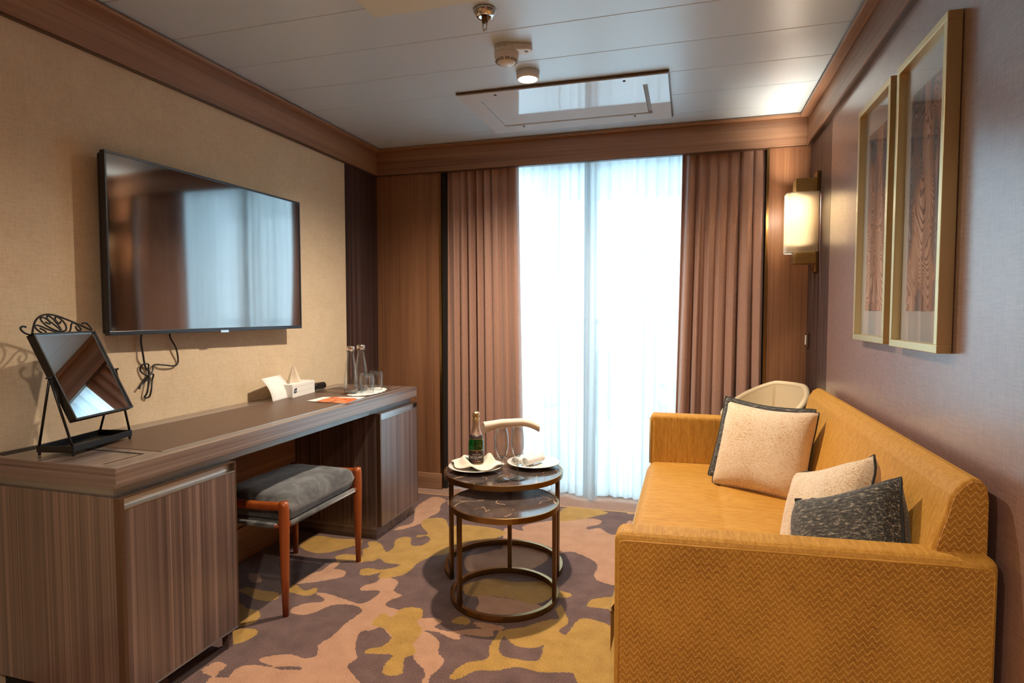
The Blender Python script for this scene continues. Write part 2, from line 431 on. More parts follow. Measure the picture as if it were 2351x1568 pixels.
def carpet():
    t = NT('floral_carpet')
    def attr(n):
        a = t.t.nodes.new('ShaderNodeAttribute'); a.attribute_name = n; return a.outputs['Fac']
    v = t.coord(); e = t.math('MULTIPLY', t.math('SUBTRACT', t.noise(v, 70, 3), .5), .016)
    pk = t.math('GREATER_THAN', t.math('ADD', attr('pink'), e), 0); ye = t.math('GREATER_THAN', t.math('ADD', attr('yellow'), e), 0)
    bd = attr('border')
    f = t.noise(v, 260, 3); g = t.noise(v, 14, 3)
    h = t.math('ADD', t.math('MULTIPLY', f, .72), t.math('MULTIPLY', g, .28))
    brown = t.ramp(h, [(.38, S(78,56,52)), (.62, S(122,94,88))])
    pink = t.ramp(h, [(.36, S(162,118,90)), (.64, S(198,152,120))])
    yel = t.ramp(h, [(.36, S(144,106,42)), (.64, S(194,152,78))])
    plainb = t.ramp(h, [(.36, S(140,106,90)), (.64, S(166,130,110))])
    c = t.mix(ye, t.mix(pk, brown, pink), yel)
    c = t.mix(t.math('GREATER_THAN', bd, 0), c, S(200,150,84)); c = t.mix(t.math('GREATER_THAN', bd, .012), c, plainb)
    t.p(col=c, rough=.95, sheen=.25, spec=.1); t.bump(f, .5, .004); return t.m
M['carpet'] = carpet()

# ================================================================== THE SETTING
# ---- floor: carpet with its blossom pattern (traced on the floor plane, carried on by noise where nothing was seen)
Z5 = lambda pts: [(500 + x / 2.501, 1080 + y / 2.501) for x, y in pts]
PINK = [
 [(0,1260),(0,1190),(60,1190),(110,1135),(210,1115),(330,1140),(470,1145),(480,1130),(420,1125),(330,1125),(230,1090),(300,1065),(410,1055),(500,1080),(570,1060),(580,1000),(660,950),(730,880),(790,840),(830,800),(760,770),(650,775),(560,815),(480,830),(415,815),(440,785),(520,760),(600,755),(610,735),(550,700),(640,710),(730,740),(820,765),(900,730),(930,690),(820,690),(840,660),(900,645),(930,620),(950,600),(1000,620),(1040,640),(1010,690),(1060,720),(1000,740),(960,775),(1040,800),(1110,830),(1180,850),(1240,845),(1290,870),(1240,900),(1330,925),(1400,915),(1500,910),(1580,930),(1570,955),(1480,950),(1390,940),(1395,970),(1340,965),(1270,930),(1180,920),(1240,950),(1275,990),(1265,1050),(1300,1090),(1270,1140),(1220,1180),(1200,1260),(1150,1260),(1190,1170),(1170,1130),(1130,1090),(1100,1000),(1000,960),(940,900),(880,920),(830,920),(800,960),(790,1030),(800,1080),(750,1110),(750,1140),(790,1190),(770,1260)],
 [(440,650),(520,600),(600,575),(680,565),(735,580),(720,610),(650,625),(560,640),(470,650)],
 [(600,575),(660,530),(700,520),(690,545),(640,575)],
 [(1010,345),(1050,320),(1120,300),(1130,240),(1150,200),(1240,150),(1310,170),(1280,200),(1270,240),(1210,270),(1180,300),(1090,330)],
 [(1650,330),(1760,350),(1750,320),(1900,290),(2100,275),(2200,285),(2190,310),(2120,325),(2130,340),(2190,330),(2230,355),(2270,370),(2350,380),(2350,640),(2200,640),(2160,600),(2180,560),(2160,520),(2050,470),(1990,470),(1950,480),(1800,490),(1650,470),(1640,400)],
 [(1480,680),(1560,720),(1690,740),(1800,760),(1900,800),(1850,840),(1760,850),(1650,850),(1600,850),(1550,830),(1480,800),(1500,760)],
 [(1420,500),(1500,480),(1640,450),(1800,470),(1900,500),(1820,560),(1750,575),(1600,575),(1440,580)],
 [(0,1110),(30,1105),(50,1120),(20,1150),(0,1150)], [(1470,870),(1560,880),(1650,900),(1600,920),(1500,900)],
 [(180,590),(240,600),(250,640),(190,640)], [(1330,160),(1420,170),(1500,200),(1400,230),(1330,210)]]
YELLOW = [
 [(840,500),(830,455),(870,440),(860,410),(920,410),(950,440),(970,470),(1010,440),(1020,400),(1070,380),(1110,390),(1110,430),(1170,430),(1220,400),(1200,375),(1150,385),(1140,372),(1210,365),(1170,320),(1190,280),(1300,275),(1330,330),(1390,310),(1580,330),(1660,360),(1620,380),(1560,400),(1450,410),(1390,440),(1310,480),(1240,490),(1150,530),(1110,570),(1060,600),(960,620),(920,610),(940,585),(880,600),(820,600),(820,570),(870,560),(930,570),(1000,560),(1050,540),(960,530),(930,500),(900,520),(860,520)],
 [(470,430),(560,375),(680,390),(830,400),(790,430),(640,470),(540,470)], [(680,490),(740,480),(810,490),(840,510),(830,530),(760,520),(690,520)],
 [(400,690),(440,650),(500,690),(570,670),(555,710),(500,720),(440,705)], [(120,690),(170,670),(260,690),(340,700),(350,730),(300,750),(220,740),(160,710)],
 [(90,750),(170,790),(240,810),(230,860),(170,890),(90,890)], [(70,990),(70,930),(150,905),(225,915),(215,950),(130,990)],
 [(885,875),(950,815),(1000,850),(1030,810),(1080,785),(1170,795),(1175,840),(1140,870),(1175,910),(1150,960),(1120,1000),(1140,1050),(1070,1080),(1060,1160),(990,1180),(945,1160),(960,1110),(1010,1060),(930,1055),(845,1050),(860,1025),(940,1010),(1000,960),(960,910),(900,890)],
 [(1330,1190),(1370,1140),(1440,1100),(1550,1080),(1560,1010),(1600,950),(1620,910),(1650,930),(1620,990),(1620,1050),(1700,1080),(1840,1090),(1870,1010),(1900,960),(1950,920),(2000,945),(2080,850),(2200,870),(2260,900),(2300,960),(2300,1260),(2100,1260),(2050,1180),(2020,1160),(1860,1160),(1780,1140),(1700,1130),(1600,1150),(1480,1150),(1380,1200)],
 [(1640,920),(1760,900),(1880,860),(1960,850),(1940,800),(1970,770),(2000,830),(2010,880),(1920,940),(1880,1000),(1790,1020),(1700,1000)],
 [(2120,780),(2150,740),(2260,725),(2330,730),(2330,800),(2200,790)], [(1410,660),(1560,620),(1700,640),(1900,640),(1930,690),(1900,740),(1800,770),(1700,740),(1550,720),(1440,720)],
 [(1340,865),(1400,835),(1450,860),(1440,885),(1370,880)], [(1960,690),(2040,715),(2000,730),(1960,730)], [(1960,290),(1980,220),(2090,210),(2240,240),(2180,260),(2080,280)]]
def floor():
    st = .015
    xs = np.arange(XL, XR + .02, st); ys = np.arange(YF, 3.90, st)
    X, Y = np.meshgrid(xs, ys, indexing='ij'); nx, ny = X.shape
    P = np.stack([X.ravel(), Y.ravel()], 1)
    def sdf(polys):
        best = np.full(len(P), -9.0)
        for pl_ in polys:
            q = np.array([onZ(*p, 0)[:2] for p in Z5(pl_)]); q = np.array([[v.x, v.y] for v in smooth_path([(a, b, 0) for a, b in q], 3, True)])
            d = np.full(len(P), 9.0); ins = np.zeros(len(P), bool)
            for i in range(len(q)):
                a, b = q[i], q[(i + 1) % len(q)]; ab = b - a; L = ab @ ab + 1e-12
                t = np.clip(((P - a) @ ab) / L, 0, 1); d = np.minimum(d, np.hypot(*(P - a - t[:, None] * ab).T))
                c = (a[1] > P[:, 1]) != (b[1] > P[:, 1])
                ins ^= c & (P[:, 0] < a[0] + (P[:, 1] - a[1]) / (ab[1] + 1e-12) * ab[0])
            best = np.maximum(best, np.where(ins, d, -d))
        return best
    from mathutils import noise as mn
    rel = np.stack([P[:, 0], P[:, 1], np.full(len(P), -CAM_H)], 1)
    z = rel @ np.array(_fw); px = 1175.5 + F_PX * (rel @ np.array(_rt)) / np.maximum(z, .05); py = 784 - F_PX * (rel @ np.array(_up)) / np.maximum(z, .05)
    seen = (z > .3) & (px > 380) & (px < 1440)
    wt = np.where(seen, np.clip((1650 - py) / 75, 0, 1), 0); wt = np.where((px < 505) | (px > 1420), np.minimum(wt, .5), wt)
    nz = lambda o: np.array([mn.noise(Vector((a * 4.2 + o, b * 4.2, o))) * .09 + mn.noise(Vector((a * 11 + o, b * 11, o + 5))) * .035 for a, b in P])
    pink = np.clip(sdf(PINK), -.06, .06) * wt + nz(3.1) * (1 - wt); yel = np.clip(sdf(YELLOW), -.06, .06) * wt + (nz(17.7) - .022) * (1 - wt)
    me = bpy.data.meshes.new('floor')
    idx = np.arange(nx * ny).reshape(nx, ny)
    f = np.stack([idx[:-1, :-1], idx[1:, :-1], idx[1:, 1:], idx[:-1, 1:]], -1).reshape(-1, 4)
    me.from_pydata([(a, b, 0) for a, b in P], [], f.tolist())
    for nme, val in (('pink', pink), ('yellow', yel), ('border', P[:, 1] - 3.495)):
        at = me.attributes.new(nme, 'FLOAT', 'POINT'); at.data.foreach_set('value', val.astype(np.float32))
    me.materials.append(M['carpet'])
    o = bpy.data.objects.new('floor', me); COL.objects.link(o)
    struct(o, 'brown carpet with pink and ochre blossom pattern', 'floor')
floor()

# ---- ceiling of long lacquered panels
ce = bpy.data.objects.new('ceiling', None); COL.objects.link(ce); struct(ce, 'pale glossy panelled ceiling', 'ceiling')
seam0, pitch = 1.93, .2935
y = seam0 - 15 * pitch
pm = None
while y < YB + .2:
    if pm is None:
        po_ = box((XL, .0012, ZC), (XR, pitch - .0012, ZC + .02)).build('ceiling_panel', M['white_lacquer'], ce, bevel=.0015, seg=1); pm = po_
        po_.location = (0, y, 0)
    else:
        c = pm.copy(); COL.objects.link(c); c.parent = ce; c.location = (0, y, 0)
    y += pitch
box((XL, YF, ZC + .02), (XR, 4.0, ZC + .06)).build('ceiling_backing', M['dark_gap'], ce)

# ---- left wall: woven wallpaper and a dark veneer panel
wl = box((XL - .1, YF, 0), (XL, 3.235, 2.3)).build('wall_left', M['wallpaper']); struct(wl, 'beige woven wallpaper wall behind the television', 'wall')
box((XL - .1, 3.2362, 0), (XL + .002, YB + .3, 2.3)).build('dark_panel', M['zeb_dark'], wl)
bl = box((XL, 1.70, 0), (XL + .018, 2.70, .16)).build('baseboard_left', M['wood_y'], None, bevel=.002); struct(bl, 'brown wooden skirting under the desk', 'baseboard')
box((XL, 1.70, .17), (XL + .012, 2.70, .64)).build('knee_panel', M['wood_y'], bl)

# ---- right wall: satin mauve panels
wr = box((XR, YF, 0), (XR + .1, 3.105, 2.3)).build('wall_right', M['mauve']); struct(wr, 'mauve satin wall behind the sofa', 'wall')
box((XR, 3.108, 0), (XR + .1, YB + .3, 2.3)).build('dark_panel', M['zeb_dark'], wr)

# ---- back wall: walnut panels either side of the window recess
wb = box((XL, YB, 0), (-1.565, YB + .24, 2.242)).build('wall_back', M['wood_v']); struct(wb, 'walnut veneered wall either side of the window', 'wall')
box((.415, YB, 0), (XR, YB + .24, 2.242)).build('wood_panel', M['wood_v'], wb)
box((-1.565, YB - .004, .0), (-1.552, YB + .02, 2.10)).build('metal_trim', M['brass'], wb)
box((.402, YB - .004, .0), (.415, YB + .02, 2.10)).build('metal_trim', M['brass'], wb)
box((-1.565, YB + .02, 0), (-1.530, YB + .18, 2.14)).build('recess_side', M['dark_gap'], wb)
box((.385, YB + .10, 0), (.415, YB + .18, 2.14)).build('recess_side', M['dark_gap'], wb)
box((-1.56, YB + .02, 2.14), (.41, YB + .26, 2.16)).build('recess_top', M['white_plain'], wb)
bb = box((XL + .002, YB - .014, 0), (-1.556, YB, .105)).build('baseboard_back', M['wood_x'], None, bevel=.003); struct(bb, 'walnut skirting below the left window panel', 'baseboard')
box((.40, YB - .014, 0), (XR, YB, .105)).build('baseboard_section', M['wood_x'], bb, bevel=.003)

# ---- front wall behind the camera
wf = box((XL - .1, YF - .1, 0), (XR + .1, YF, 2.3)).build('wall_front', M['wood_v']); struct(wf, 'walnut wall at the rear of the cabin', 'wall')

# ---- cornice: fascia with a bead under the ceiling, on three sides
CZ = 2.078
def cornice(name, fa, be, li, mat, label):
    o = box(*fa).build(name, M[mat], None, bevel=.002); struct(o, label, 'trim')
    box(*be).build('bead', M[mat], o, bevel=.003); box(*li).build('lip', M['bronze'], o)
cornice('trim_1', ((XL, YF, CZ), (-1.998, YB, ZC - .001)), ((-1.998, YF, 2.222), (-1.958, YB - .06, 2.236)), ((XL, YF, CZ - .006), (-2.004, YB, CZ)), 'wood_y', 'walnut cornice above the television wall')
cornice('trim_2', ((-1.998, YB - .022, CZ), (.60, YB + .02, ZC - .001)), ((-1.998, YB - .06, 2.226), (.60, YB - .022, 2.2405)), ((-1.998, YB - .016, CZ - .004), (.60, YB + .02, CZ)), 'wood_x', 'walnut pelmet above the window curtains')
cornice('trim_3', ((.60, YF, CZ), (XR, YB, ZC - .001)), ((.556, YF, 2.214), (.60, YB - .06, 2.230)), ((.604, YF, CZ - .006), (XR, YB, CZ)), 'wood_y', 'walnut cornice above the mauve wall')

# ---- sliding balcony door
wn = bpy.data.objects.new('window_1', None); COL.objects.link(wn); struct(wn, 'white framed sliding balcony door behind sheer curtains', 'window')
for a, b in (((-1.547, 3.80, 0), (-1.49, 3.86, 2.14)), ((.35, 3.80, 0), (.405, 3.86, 2.14)), ((-1.547, 3.80, 2.07), (.405, 3.86, 2.14)), ((-1.547, 3.80, 0), (.405, 3.86, .05)), ((-.635, 3.80, .05), (-.575, 3.86, 2.07))):
    box(a, b).build('window_frame', M['white_plain'], wn, bevel=.004)
box((-1.49, 3.826, .05), (-.635, 3.832, 2.07)).build('pane', M['pane'], wn)
box((-.575, 3.826, .05), (.35, 3.832, 2.07)).build('pane', M['pane'], wn)

# ---- outside: balcony and sea
bf = box((-2.6, 3.86, -.12), (1.2, 5.35, -.02)).build('balcony_floor', M['deck']); struct(bf, 'pale balcony deck outside the glass door', 'floor')
bc = box((-2.6, 3.87, 2.16), (1.2, 5.35, 2.3)).build('balcony_ceiling', M['white_plain']); struct(bc, 'white balcony soffit outside the glass door', 'ceiling')
bd_ = box((1.2, 3.87, -.1), (1.26, 5.35, 2.3)).build('balcony_divider', M['rail_white']); struct(bd_, 'white balcony side screen outside', 'wall')
se = box((-900, 40, -20.1), (900, 1500, -20)).build('sea', M['sea']); se['kind'] = 'stuff'; se['label'] = 'hazy pale grey sea beyond the balcony'; se['category'] = 'sea'
rl = thing('balcony_railing', 'pale balcony railing seen faintly through the sheers', 'railing', (-.7, 5.25, 0))
MB().tube([(-1.9, 0, 1.09), (1.9, 0, 1.09)], .028, 10).build('top_rail', M['rail_white'], rl, True)
for zz in (.9, .72, .54, .36, .18): MB().tube([(-1.9, 0, zz), (1.9, 0, zz)], .008, 6).build('rail_bar', M['rail_white'], rl, True)
for xx in (-1.8, -.9, 0, .9, 1.8): box((xx - .02, -.02, -.02), (xx + .02, .02, 1.08)).build('post', M['rail_white'], rl)
dc = thing('balcony_chair', 'pale balcony chair seen faintly through the right sheer curtain', 'chair', (-.42, 4.55, -.02), R(25))
MB().grid(lambda u, v: (-.27 + .54 * u, -.25 + .5 * v, .42 + .02 * math.cos(v * 6)), 3, 8).build('seat', M['chair_out'], dc, solid=.02)
MB().grid(lambda u, v: (-.27 + .54 * u, .25 + .16 * v, .42 + .45 * v), 3, 6).build('backrest', M['chair_out'], dc, solid=.02)
for sx in (-1, 1):
    MB().tube([(sx * .27, -.28, 0), (sx * .27, .20, .62)], .014).build('leg', M['chair_out'], dc, True)
    MB().tube([(sx * .27, .30, 0), (sx * .27, -.18, .62)], .014).build('leg', M['chair_out'], dc, True)
    box((sx * .27 - .025, -.25, .62), (sx * .27 + .025, .3, .645)).build('armrest', M['chair_out'], dc)
ot = thing('balcony_table', 'small pale balcony table seen faintly through the left sheer curtain', 'table', (-1.15, 4.6, -.02))
MB().lathe([(0, .47), (.26, .47), (.26, .495), (0, .495)], seg=28).build('table_top', M['chair_out'], ot)
MB().lathe([(.03, 0), (.03, .47)], seg=12).build('column', M['chair_out'], ot)
MB().lathe([(0, 0), (.18, 0), (.18, .015), (0, .02)], seg=24).build('base', M['chair_out'], ot)

# ================================================================== CURTAINS
random.seed(4)
def curtain(name, x0t, x1t, x0b, x1b, y0, amp, folds, z0, z1, mat, label, cat, seed, solid=0, group=None, lap=.22, belly=None):
    rnd = random.Random(seed)
    ph = [rnd.uniform(0, 6.28) for _ in range(6)]; wv = [rnd.uniform(.6, 1.4) for _ in range(6)]
    def f(u, v):      # u across, v 0 = top
        warp = u + .018 * math.sin(u * 11 + ph[0]) + .012 * math.sin(u * 23 + ph[1] + v * .8)
        xt, xb = x0t + (x1t - x0t) * warp, x0b + (x1b - x0b) * warp
        k = v ** 1.3
        a = 2 * math.pi * folds * warp + .5 * math.sin(v * 2.2 + ph[2]) + 1.2 * math.sin(u * 5 + ph[3])
        am = amp * (.55 + .45 * v) * (.75 + .35 * math.sin(u * 9 + ph[4]))
        yy = y0 + am * math.sin(a) + .25 * am * math.sin(2.1 * a + ph[5] + v)
        if belly: yy += belly(u, v)
        x = xt + (xb - xt) * k + lap * am * (.55 + .45 * math.sin(u * 17 + ph[1])) * math.cos(a)
        return (x, yy, z1 + (z0 - z1) * v)
    o = MB().grid(f, int(folds * 22) + 20, 40).build(name, M[mat], None, True, solid=solid)
    return tag(o, label, cat, group)
curtain('drape', -1.540, -1.055, -1.535, -1.03, YB + .055, .033, 8.0, .015, 2.135, 'drape', 'copper brown drape drawn back left of the window', 'curtain', 3, .002, 'window drapes', lap=.5)
curtain('drape', -.06, .402, -.10, .402, YB + .055, .033, 7.0, .015, 2.135, 'drape', 'copper brown drape drawn back right of the window', 'curtain', 8, .002, 'window drapes', lap=.5)
def bl_(u, v): return -.055 * (v ** 3) * math.exp(-((u - .93) / .12) ** 2)
def br_(u, v): return -.06 * (v ** 3) * math.exp(-((u - .06) / .12) ** 2) + .03 * v ** 4 * math.exp(-((u - .22) / .08) ** 2)
curtain('sheer_curtain', -1.12, -.60, -1.10, -.595, YB + .10, .026, 8.5, .022, 2.135, 'sheer', 'white sheer curtain hanging behind the champagne table', 'curtain', 11, 0, 'sheer curtains', lap=.95, belly=bl_)
curtain('sheer_curtain', -.635, .02, -.63, .02, YB + .085, .028, 9.5, .022, 2.135, 'sheer', 'white sheer curtain hanging beside the sofa arm', 'curtain', 21, 0, 'sheer curtains', lap=.95, belly=br_)

# ================================================================== CEILING FITTINGS
def downlight(x, y, label, power, cone=155):
    t = thing('ceiling_downlight', label, 'light', (x, y, ZC), group='ceiling downlights')
    MB().lathe([(.0, -.001), (.052, -.001), (.050, -.030), (.046, -.034), (.042, -.034), (.042, -.032)], seg=36).build('housing', M['white_plain'], t, True)
    MB().lathe([(0, -.039), (.02, -.0375), (.034, -.0345), (.0415, -.031), (0, -.030)], seg=32).build('lens', M['lamp_disc'], t)
    l = bpy.data.lights.new('downlight_lamp', 'SPOT'); l.energy = power; l.color = (1, .85, .68); l.spot_size = R(cone); l.spot_blend = .9; l.shadow_soft_size = .03
    lo = bpy.data.objects.new('downlight_lamp', l); COL.objects.link(lo); lo.parent = t; lo.location = (0, 0, -.058)
    return t
downlight(-.705, 2.63, 'round white ceiling downlight glowing next to the ceiling hatch', 110)
downlight(-.75, .55, 'round white ceiling downlight above the entrance end of the cabin', 30)
downlight(.10, -.70, 'round white ceiling downlight farthest from the window', 95)

h = thing('ceiling_hatch', 'white glossy framed access hatch set in the ceiling', 'hatch', (0, 0, ZC))
X0, X1, Y0, Y1 = -1.105, -.105, 2.782, 3.415; a0, a1, b0, b1 = -1.02, -.20, 2.882, 3.305
fr = MB()
for lo, hi in (((X0, Y0), (X1, b0)), ((X0, b1), (X1, Y1)), ((X0, b0), (a0, b1)), ((a1, b0), (X1, b1))): fr.box((*lo, -.016), (*hi, -.001))
fr.build('hatch_frame', M['white_gloss'], h)
box((a0, b0, -.004), (a1, b1, -.001)).build('hatch_gap', M['ink'], h)
box((a0 + .004, b0 + .006, -.010), (a1 - .022, b1 - .006, -.0042)).build('hatch_door', M['white_gloss'], h, bevel=.001)
for lo, hi in (((X0 - .004, Y0 - .006), (X1 + .004, Y0)), ((X1, Y0), (X1 + .005, Y1))): box((*lo, -.010), (*hi, -.001)).build('edge_strip', M['bronze'], h)
for q in ((1137, 218), (1433, 186), (1203, 290), (1458, 266)):
    p = onZ(*q, ZC - .016); MB().lathe([(0, 0), (.007, 0), (.006, -.003), (0, -.003)], (p.x, p.y, -.016), 12).build('screw', M['ink_dark'], h)
ap = box((-1.10, 1.40, ZC - .013), (-.45, 1.975, ZC - .001)).build('access_panel', M['cream_patch'], None, bevel=.002); tag(ap, 'plain pale access panel at the top edge of the ceiling', 'panel')

p = onZ(1113, 22, ZC)
sp = thing('sprinkler', 'small chrome sprinkler head hanging from the ceiling', 'sprinkler', (p.x, p.y, ZC))
MB().lathe([(0, -.001), (.040, -.001), (.041, -.006), (.026, -.028), (.020, -.026), (0, -.022)], seg=32).build('escutcheon', M['chrome'], sp, True)
MB().lathe([(0, -.02), (.011, -.02), (.011, -.042), (.008, -.046), (0, -.046)], seg=20).build('stem', M['brass_dark'], sp, True)
for s_ in (-1, 1): MB().tube([(s_ * .007, 0, -.044), (s_ * .007, 0, -.064), (s_ * .003, 0, -.072)], .0018, 6).build('yoke_arm', M['chrome'], sp, True)
MB().lathe([(0, -.044), (.003, -.046), (.003, -.068), (0, -.07)], seg=10).build('bulb', M['clear'], sp, True)
MB().lathe([(0, -.069), (.006, -.070), (.006, -.074), (0, -.075)], seg=16).build('deflector', M['chrome'], sp, True)

p = onZ(1163, 108, ZC)
sd = thing('smoke_detector', 'white round smoke detector with side bracket on the ceiling', 'smoke detector', (p.x, p.y, ZC), R(4))
MB().lathe([(0, -.001), (.050, -.001), (.050, -.026), (.049, -.028)], seg=40).build('base', M['white_plain'], sd, True)
arm_poly = [(0, -.042), (.085, -.024), (.100, -.018), (.106, 0), (.100, .018), (.085, .024), (0, .042)]
MB().prism(arm_poly, lambda a, b: (a, b, -.001), lambda a, b: (a, b, -.025)).build('bracket', M['white_plain'], sd, bevel=.003)
MB().lathe([(.0485, -.0285), (.0495, -.040), (.044, -.052), (.030, -.068), (.022, -.073), (0, -.074)], seg=40).build('cap', M['white_plain'], sd, True)
for k in range(10):
    an = 2 * math.pi * k / 10; MB().obox((.040 * math.cos(an), .040 * math.sin(an), -.0585), ((-math.sin(an), math.cos(an), 0), (math.cos(an), math.sin(an), .9), (-.7 * math.cos(an), -.7 * math.sin(an), .7)), (.009, .005, .0035)).build('vent_slot', M['ink'], sd)
MB().lathe([(0, -.0255), (.007, -.0255), (.006, -.027), (0, -.027)], (.082, 0, 0), 14).build('indicator', M['ink'], sd)
text_mesh('04 - 016', .0105, lambda a, b: Vector((.0503 * math.sin(a / .0503 - .12), -.0503 * math.cos(a / .0503 - .12), -.013 + b)), M['ink_dark'], 'lettering', sd)

# ================================================================== LEFT SIDE: DESK
XD = -1.50
dw = thing('desk_worktop', 'long striped wood worktop with brown leather inset', 'desk', (0, 0, 0))
box((XL, 1.242, .687), (XD, 3.132, DESK_Z)).build('slab', M['zeb_y'], dw, bevel=.0015)
box((XL, 1.2405, .687), (XD, 1.242, DESK_Z)).build('end_edge', M['zeb_x'], dw)
box((-2.0, 1.262, .655), (-1.535, 3.115, .687)).build('recessed_fascia', M['alu_soft'], dw)
box((-1.925, 1.435, DESK_Z), (-1.548, 2.99, DESK_Z + .0012)).build('leather_inset', M['leather'], dw)
box((-1.548, 1.435, DESK_Z), (-1.541, 3.02, DESK_Z + .0018)).build('metal_strip', M['alu'], dw)
box((-1.933, 1.435, DESK_Z), (-1.925, 3.02, DESK_Z + .0018)).build('metal_strip', M['alu'], dw)
box((-1.72, 2.995, DESK_Z), (-1.60, 3.002, DESK_Z + .0015)).build('metal_strip', M['alu'], dw)
box((-1.80, 1.392, DESK_Z), (-1.575, 1.400, DESK_Z + .0010)).build('lid_slot', M['dark_gap'], dw)
box((-1.578, 1.27, DESK_Z), (-1.573, 1.39, DESK_Z + .0010)).build('lid_seam', M['bronze'], dw)
for k in range(3): box((-2.0 + .018 * k, 1.26 + .0, DESK_Z), (-1.992 + .018 * k, 1.62, DESK_Z + .0010)).build('vent_slot', M['dark_gap'], dw)

def cabinet(y0, y1, label, plinth):
    t = thing('desk_cabinet', label, 'cabinet', (0, 0, 0), group='desk cabinets')
    box((XL, y0, .07), (XD - .022, y1, .655)).build('body', M['zeb_v'], t, bevel=.001)
    d = MB()
    d.box((XD - .020, y0 + .012, .075), (XD, y1 - .006, .620))
    d = d.build('door', M['zeb_v'], t, bevel=.001)
    # finger-pull channel at the top of the door
    hb = MB(); hb.box((XD - .020, y0 + .012, .6465), (XD - .016, y1 - .006, .652)).box((XD - .020, y0 + .012, .621), (XD - .016, y1 - .006, .6465)).box((XD - .016, y0 + .012, .621), (XD + .001, y1 - .006, .6255))
    hb.build('handle', M['alu'], d)
    for yy in (y0, y1 - .006): box((XD - .022, yy, .07), (XD + .0005, yy + (.012 if yy == y0 else .006), .655)).build('edging', M['bronze'], t)
    box((XD - .022, y0 + .012, .6525), (XD + .0005, y1 - .006, .655)).build('edging', M['bronze'], t)
    box((XD - .022, y0 + .012, .070), (XD + .0005, y1 - .006, .0745)).build('edging', M['alu_soft'], t)
    if plinth: box((XL, y0 + .0, 0), (XD - .028, y1 - .012, .07)).build('plinth', M['zeb_x'], t)
    else:
        box((XL, y0 + .03, 0), (XD - .11, y1 - .02, .07)).build('plinth', M['dark_gap'], t)
        for yy in (y0 + .01, y1 - .032): box((XD - .045, yy, 0), (XD - .02, yy + .022, .07)).build('leg', M['zeb_x'], t)
    return t
cabinet(1.252, 1.692, 'striped wood desk cabinet nearest the camera, below the table mirror', False)
cabinet(2.700, 3.135, 'striped wood desk cabinet at the window end of the desk', True)

# ---- television
tv = thing('television', 'wide black flat television mounted on the beige wall', 'television', (0, 0, 0))
TX, ty0, ty1, tz0, tz1 = -1.935, 1.606, 2.662, 1.088, 1.734
bz = MB(); bw = .009
bz.box((TX - .022, ty0, tz0), (TX, ty1, tz0 + .016)).box((TX - .022, ty0, tz1 - bw), (TX, ty1, tz1)).box((TX - .022, ty0, tz0 + .016), (TX, ty0 + bw, tz1 - bw)).box((TX - .022, ty1 - bw, tz0 + .016), (TX, ty1, tz1 - bw))
bz.build('bezel', M['charcoal_bezel'], tv, bevel=.002)
# the panel bows very slightly, as thin screens do
MB().grid(lambda u, v: (TX - .0025 - .0007 * math.sin(math.pi * u) * math.sin(math.pi * v) - .0002 * math.sin(u * 9) * math.sin(math.pi * v), ty0 + bw + (ty1 - ty0 - 2 * bw) * u, tz0 + .016 + (tz1 - tz0 - .016 - bw) * v), 60, 30).build('screen', M['screen'], tv, True)
box((TX - .045, ty0 + .004, tz0 + .004), (TX - .022, ty1 - .004, tz1 - .004)).build('housing', M['black_plastic'], tv, bevel=.01)
box((XL, 1.95, 1.25), (TX - .045, 2.32, 1.58)).build('wall_mount', M['black_metal'], tv)
p = onX(516, 761, TX); box((TX - .002, p.y - .022, tz0 - .004), (TX + .001, p.y + .022, tz0 + .006)).build('logo_tab', M['alu'], tv)
tv.rotation_euler.z = R(-1.2); _c = Vector((TX, (ty0 + ty1) / 2, 0)); tv.location = _c - Matrix.Rotation(R(-1.2), 3, 'Z') @ _c
WX = XL + .012
def wall_pts(l, x=WX): return [(x + .006 * math.sin(k * 2.1), onX(a, b, x).y, onX(a, b, x).z) for k, (a, b) in enumerate(l)]
cb = MB().tube(smooth_path([(TX - .05, onX(325, 745, WX).y, 1.13)] + wall_pts([(324, 775), (326, 815), (336, 842), (343, 855), (338, 868), (326, 884), (318, 892)])), .0035, 8)
tag(cb.build('power_cable', M['black_plastic'], None, True), 'short black cable hanging straight below the television', 'cable', 'television cables')
cb = MB().tube(smooth_path([(TX - .05, onX(388, 745, WX).y, 1.13)] + wall_pts([(390, 770), (402, 800), (411, 830), (400, 840), (376, 838), (356, 838), (350, 852), (338, 862), (325, 852), (326, 838), (338, 836), (343, 850), (341, 870), (336, 900), (334, 912), (342, 911), (345, 895), (352, 872), (352, 860), (342, 860), (332, 874), (320, 892)])), .0032, 8)
tag(cb.build('power_cable', M['black_plastic'], None, True), 'black cable tied in a loop hanging below the television', 'cable', 'television cables')

# ---- table mirror
mr = thing('table_mirror', 'black metal vanity mirror with scrolled crest on the desk', 'mirror', (-1.8275, 1.420, DESK_Z + .0012), .225)
HW, HD = .125, .058      # local x faces the room, y along the tray
tr = MB(); tr.box((-HD, -HW, .010), (HD, HW, .013))
for lo, hi in (((HD - .003, -HW), (HD, HW)), ((-HD, -HW), (-HD + .003, HW)), ((-HD, -HW), (HD, -HW + .003)), ((-HD, HW - .003), (HD, HW))): tr.box((*lo, .010), (*hi, .030))
tr.build('tray', M['black_metal'], mr, bevel=.001)
for a in (-1, 1):
    for b in (-1, 1): MB().lathe([(0, 0), (.004, 0), (.004, .012), (0, .012)], (a * (HD - .005), b * (HW - .005), 0), 10).build('foot', M['black_metal'], mr)
pv = Vector((0, 0, .977 - DESK_Z)); tau = .455
vv = Vector((-math.sin(tau), 0, math.cos(tau))); nn_ = Vector((math.cos(tau), 0, math.sin(tau))); uu = Vector((0, 1, 0)); w2, h2 = .122, .143
